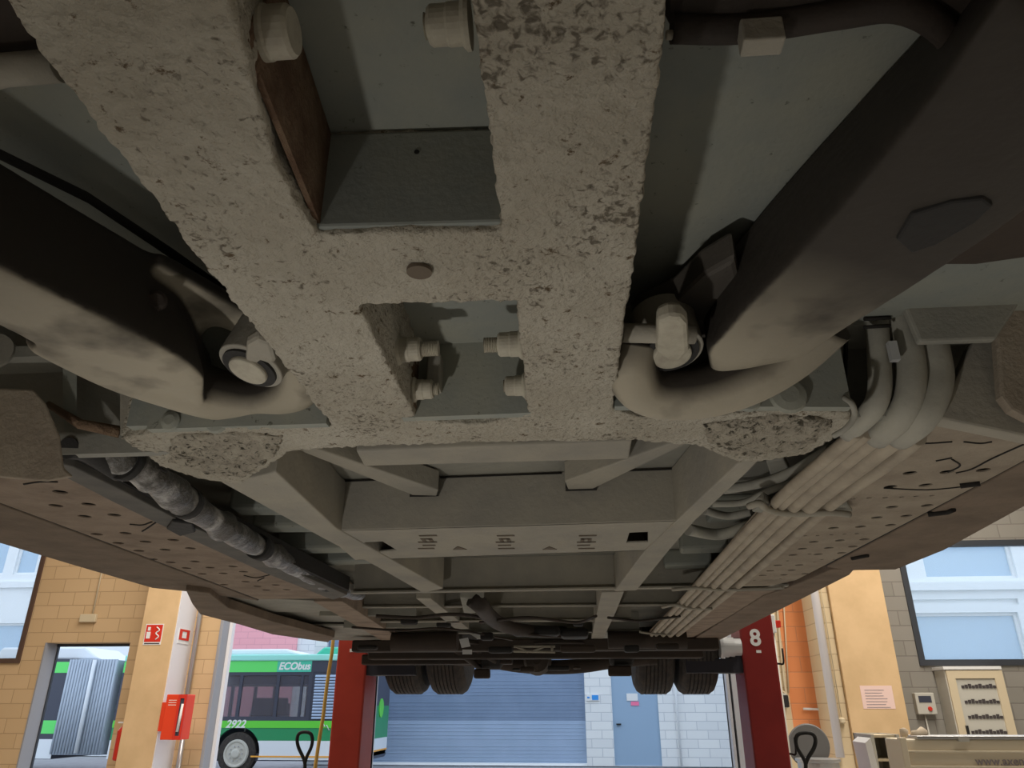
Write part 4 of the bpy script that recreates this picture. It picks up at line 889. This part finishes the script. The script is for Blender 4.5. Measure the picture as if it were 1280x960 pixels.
# hose cabinet
hx0, hx1, hx2 = yc(203, 895, YC-.28).x, yc(219, 895, YC-.28).x, yc(232, 895, YC-.2).x
hz0, hz1 = yc(215, 925, YC-.28).z, yc(215, 868, YC-.28).z
hc = thing('hose_cabinet', ((hx0+hx1)/2, YC-.1, hz0), 'red fire hose cabinet fixed to the corner of the left column', 'cabinet')
mk('box', lambda b: box(b, hx0, hx2, YC-.25, YC, hz0, hz1), 'cabred', hc, bevel=.008)
mk('door_frame', lambda b: holed(b, [(hx1, hz0), (hx2+.01, hz0), (hx2+.01, hz1), (hx1, hz1)], [[(hx1+.03, hz0+.05), (hx2-.02, hz0+.05), (hx2-.02, hz1-.05), (hx1+.03, hz1-.05)]], lambda v: (v[0], YC-.27, v[1]), (0, .02, 0)), 'signred', hc)
mk('mounting_bracket', lambda b: box(b, cs1, cs1+.06, YC-.02, YC+.3, hz0+.1, hz1-.1), 'cabred', hc)
mk('window', lambda b: box(b, hx1+.03, hx2-.02, YC-.258, YC-.252, hz0+.05, hz1-.05), 'busdark', hc)
mk('instruction_text', lambda b: [box(b, hx0+.04, hx1-.03, YC-.252, YC-.249, hz1-.08-k*.03, hz1-.07-k*.03) for k in range(3)], 'paper', hc)
mk('hose_nozzle', lambda b: tube(b, [((hx1+hx2)/2, YC-.262, hz0+.1), ((hx1+hx2)/2+.02, YC-.262, hz1-.12)], .02, 8), 'white', hc)
pu = tag(mk('water_pipe', lambda b: (tube(b, [(PY(237, 850, YW-.08).x, YW-.08, hz1-.05), (PY(237, 850, YW-.08).x, YW-.08, ZT-.1)], .035, 12), tube(b, [(PY(233, 895, YW-.08).x, YW-.08, 0), (PY(233, 895, YW-.08).x, YW-.08, hz0+.02)], .035, 12)), 'steel'), 'galvanised pipe rising beside the left column above the red cabinet', 'pipe')
# fire extinguisher
ex = PY(146, 930, YC+.1); exr = .085
fe = thing('fire_extinguisher', (ex.x, YC+.2, .8), 'red fire extinguisher hung low on the left column edge', 'extinguisher')
ez0, ez1 = PY(146, 951, YC+.15).z, PY(146, 907, YC+.15).z
mk('cylinder', lambda b: lathe(b, (ex.x, YC+.22, ez0), (0, 0, 1), [(0, .07), (.02, exr), (ez1-ez0-.07, exr), (ez1-ez0, .03)], 24), 'signred', fe)
mk('valve', lambda b: (lathe(b, (ex.x, YC+.22, ez1), (0, 0, 1), [(0, .025), (.06, .02)], 12), box(b, ex.x-.1, ex.x+.03, YC+.2, YC+.24, ez1+.03, ez1+.05)), 'white', fe)
mk('bracket', lambda b: box(b, ex.x-.02, cx0+.01, YC+.28, YC+.34, ez1-.15, ez1-.1), 'black', fe)
# right side: downpipe, orange wall rail, paper, meter, cabinets
dp = tag(mk('down_pipe', lambda b: tube(b, [(PY(1041, 880, YC-.05).x, YC-.02, 1.0), (PY(1041, 880, YC-.05).x, YC-.02, ZT-.1)], .055, 16), 'pipew'), 'thick white pipe running down beside the right column', 'pipe')
kn = tag(mk('pull_knob', lambda b: (lathe(b, PY(1053, 905, YC+.02), (0, 0, 1), [(0, .02), (.02, .045), (.06, .045), (.08, .02)], 16), tube(b, [PY(1053, 904, YC+.02)+Vector((0, 0, .06)), PY(1053, 904, YC+.02)+Vector((0, 0, 3.2))], .006, 6)), 'beige'), 'cream pull knob on a cord by the white pipe', 'pull cord')
rl = tag(mk('wall_rail', lambda b: tube(b, [PY(1004, 886, YW-.05), PY(1036, 887, YW-.05)], .015, 8), 'white'), 'short white rod on the orange block wall', 'rod')
pa = thing('paper_notice', (PY(1096, 872, YC).x, YC, PY(1096, 872, YC).z), 'pink paper notice taped to the right column', 'notice')
n0, n1 = PY(1077, 872, YC).x, PY(1117, 872, YC).x; m0, m1 = PY(1096, 886, YC).z, PY(1096, 857, YC).z
mk('sheet', lambda b: box(b, n0, n1, YC-.004, YC, m0, m1), 'paper', pa)
mk('printed_lines', lambda b: [box(b, n0+.05, n1-.06-random.uniform(0, .08), YC-.006, YC-.004, m1-.06-k*.035, m1-.052-k*.035) for k in range(7)], 'inkl', pa)
wb0, wb1 = WX(1142, 880), WX(1166, 880)
me_ = thing('energy_meter', ((wb0+wb1)/2, YW-.06, WZ(880, 1150)), 'white meter box with dark display under the right window', 'meter box')
mk('case', lambda b: box(b, wb0, wb1, YW-.1, YW, WZ(893, 1150), WZ(866, 1150)), 'greybox', me_, bevel=.01)
mk('display', lambda b: box(b, wb0+.04, wb1-.05, YW-.106, YW-.1, WZ(878, 1150), WZ(870, 1150)), 'busdark', me_)
mk('knob', lambda b: lathe(b, (wb1-.09, YW-.1, WZ(886, 1150)), (0, -1, 0), [(0, .03), (.02, .025)], 14), 'signred', me_)
mk('cable', lambda b: tube(b, [(wb0+.11, YW-.03, WZ(893, 1150)), (wb0+.13, YW-.03, .4)], .012, 8), 'greybox', me_)
# distribution cabinet
YE = YW-.35
def EX(px, py=880): return PY(px, py, YE).x
def EZ(py, px=1210): return PY(px, py, YE).z
ec_ = thing('distribution_cabinet', (EX(1218), YE+.15, 0), 'beige electrical cabinet with rows of breakers behind a glazed door', 'cabinet')
mk('housing', lambda b: box(b, EX(1190), EX(1262), YE+.02, YW-.004, .1, EZ(837)), 'greybox', ec_, bevel=.01)
mk('top_cap', lambda b: box(b, EX(1188), EX(1262), YE-.02, YW-.004, EZ(837), EZ(833)), 'white', ec_, bevel=.004)
mk('door', lambda b: holed(b, [(EX(1191), .12), (EX(1262), .12), (EX(1262), EZ(838)), (EX(1191), EZ(838))], [[(EX(1201), .5), (EX(1251), .5), (EX(1251), EZ(848)), (EX(1201), EZ(848))]], lambda v: (v[0], YE-.01, v[1]), (0, .03, 0)), 'beige', ec_)
bk = mk('breaker_panel', lambda b: box(b, EX(1199), EX(1253), YE+.012, YE+.02, .5, EZ(849)), 'greybox', ec_)
for r_ in (858, 877, 896, 915): mk('breaker_row', lambda b: [box(b, EX(1207)+k*.045, EX(1207)+k*.045+.035, YE-.002, YE+.012, EZ(r_)-.022, EZ(r_)+.012+.01*(k % 3)) for k in range(11)], 'inkd', bk)
mk('handle', lambda b: box(b, EX(1200), EX(1203), YE-.03, YE-.01, EZ(918), EZ(907)), 'black', ec_)
# wall switch box and conduits behind the right post
sw = thing('switch_box', (WX(977), YW-.06, WZ(875, 977)), 'grey switch box with dark socket behind the dark red post', 'switch')
mk('case', lambda b: box(b, WX(970), WX(983), YW-.1, YW, WZ(885, 977), WZ(867, 977)), 'greybox', sw, bevel=.01)
mk('socket', lambda b: box(b, WX(974), WX(984), YW-.12, YW-.1, WZ(884, 977), WZ(869, 977)), 'black', sw, bevel=.01)
mk('conduit', lambda b: (tube(b, smooth([PY(x, y, YW-.04) for x, y in ((970, 740), (975, 800), (982, 862), (986, 872), (981, 866), (974, 862))], 4), .014, 8), tube(b, [PY(979, 740, YW-.03), PY(986, 866, YW-.03)], .010, 8)), 'beige', sw)
al = thing('alarm_box', (WX(966), YW-.1, WZ(780, 966)), 'white control box with red tip above the hooks by the right post', 'control box')
mk('case', lambda b: box(b, PY(955, 780, 7).x, PY(970, 780, 7).x, 7, 7.12, PY(965, 791, 7).z, PY(965, 768, 7).z), 'white', al, bevel=.01)
mk('red_tip', lambda b: box(b, PY(970, 780, 7).x, PY(977, 780, 7).x, 7.02, 7.1, PY(965, 784, 7).z, PY(965, 775, 7).z), 'signred', al, bevel=.006)
mk('stand_pole', lambda b: (tube(b, [(PY(966, 780, 7).x, 7.06, 0), (PY(966, 780, 7).x, 7.06, PY(965, 791, 7).z)], .02, 10), box(b, PY(966, 780, 7).x-.2, PY(966, 780, 7).x+.2, 6.9, 7.2, 0, .03)), 'greybox', al)
# ash coloured drum lid and steel bucket
YD = 8.0
dl = thing('waste_bin', (PY(1022, 930, YD).x, YD, 0), 'steel bin with raised round grey lid behind the right trolley handle', 'bin')
c_ = PY(1019, 934, YD)
mk('lid', lambda b: lathe(b, (c_.x, YD+.2, c_.z), (0, 1, .12), [(0, .19), (.015, .2), (.03, .17)], 36), 'greyd', dl)
b0_ = PY(1022, 948, YD)
mk('drum', lambda b: lathe(b, (b0_.x, YD, 0), (0, 0, 1), [(0, .17), (b0_.z-.03, .185), (b0_.z-.02, .2), (b0_.z, .2)], 32), 'steel', dl)
# front workbench cabinet with writing
YK = 4.6
def KX(px, py=940): return PY(px, py, YK).x
def KZ(py, px=1200): return PY(px, py, YK).z
kc = thing('tool_cabinet', (KX(1220), YK+.3, 0), 'cream tool cabinet lettered with a web address, bottom right', 'cabinet')
kx0_, kx1_ = KX(1127), KX(1330)
mk('carcass', lambda b: box(b, kx0_, kx1_, YK, YK+.22, .1, KZ(924)), 'cream', kc, bevel=.01)
mk('plinth', lambda b: box(b, kx0_+.05, kx1_-.05, YK+.03, YK+.2, 0, .1), 'black', kc)
mk('worktop', lambda b: box(b, kx0_+.09, kx1_, YK-.01, YK+.22, KZ(924), KZ(920)), 'steel', kc, bevel=.003)
mk('worktop_clip', lambda b: box(b, KX(1200), KX(1213), YK-.02, YK, KZ(927), KZ(922)), 'greybox', kc)
mk('front_rib', lambda b: (box(b, kx0_+.02, kx1_, YK-.012, YK, KZ(941)+.0, KZ(938)), box(b, kx0_+.02, kx1_, YK-.014, YK, KZ(962), KZ(957))), 'cream', kc, bevel=.004)
mk('corner_post', lambda b: box(b, kx0_-.005, kx0_+.03, YK-.02, YK+.02, .1, KZ(922)), 'cream', kc, bevel=.004)
text('lettering', 'www.axent', (KX(1216), YK-.004, KZ(951.5)), .058, 'inkl', kc, align='LEFT')
rg = tag(mk('cleaning_rag', lambda b: (lathe(b, PY(1140, 921, YK+.1), (1, .3, .3), [(0, .012), (.02, .028), (.05, .022), (.08, .03), (.10, .01)], 12), lathe(b, PY(1130, 922, YK+.08), (.3, .3, 1), [(0, .01), (.015, .02), (.04, .022), (.05, .008)], 12)), 'wood', sm=True), 'crumpled pale rag on the corner of the cream tool cabinet', 'rag')
YS = 5.6
pr = thing('parts_rack', (PY(1105, 940, YS).x, YS+.2, 0), 'grey open rack with papers left of the cream tool cabinet', 'rack')
r0, r1 = PY(1092, 940, YS).x, PY(1128, 940, YS).x; rz = PY(1105, 918, YS).z
mk('frame', lambda b: (box(b, r0, r0+.02, YS, YS+.35, 0, rz), box(b, r1-.02, r1, YS, YS+.35, 0, rz), box(b, r0, r1, YS+.33, YS+.35, .1, rz)), 'greybox', pr)
for zz in (rz-.02, rz-.16, rz-.3, .4, .1): mk('shelf', lambda b: box(b, r0+.02, r1-.02, YS+.02, YS+.34, zz, zz+.015), 'beige', pr)
mk('papers', lambda b: (prism(b, [(r0-.03, YS-.02, rz-.3), (r0+.01, YS-.02, rz-.3), (r0-.01, YS-.02, rz-.02), (r0-.05, YS-.02, rz-.05)], (0, .25, 0))), 'white', pr)
# housings for the added, unseen ceiling lamps
for i, (x, nm) in enumerate(((-4.6, 'west'), (4.4, 'east'))):
    t = thing('added_ceiling_lamp', (x, 6.6, 6.7), ('added unseen ceiling lamp above the left side of the raised bus', 'added unseen ceiling lamp above the right side of the raised bus')[i], 'lamp', 'added unseen ceiling lamps')
    mk('housing', lambda b: box(b, x-.7, x+.7, 2.4, 10.8, 6.72, 6.95), 'greybox', t)
    mk('suspension', lambda b: (tube(b, [(x, 5, 6.9), (x, 5, 7.0)], .02), tube(b, [(x, 10, 6.9), (x, 10, 7.0)], .02)), 'greybox', t)
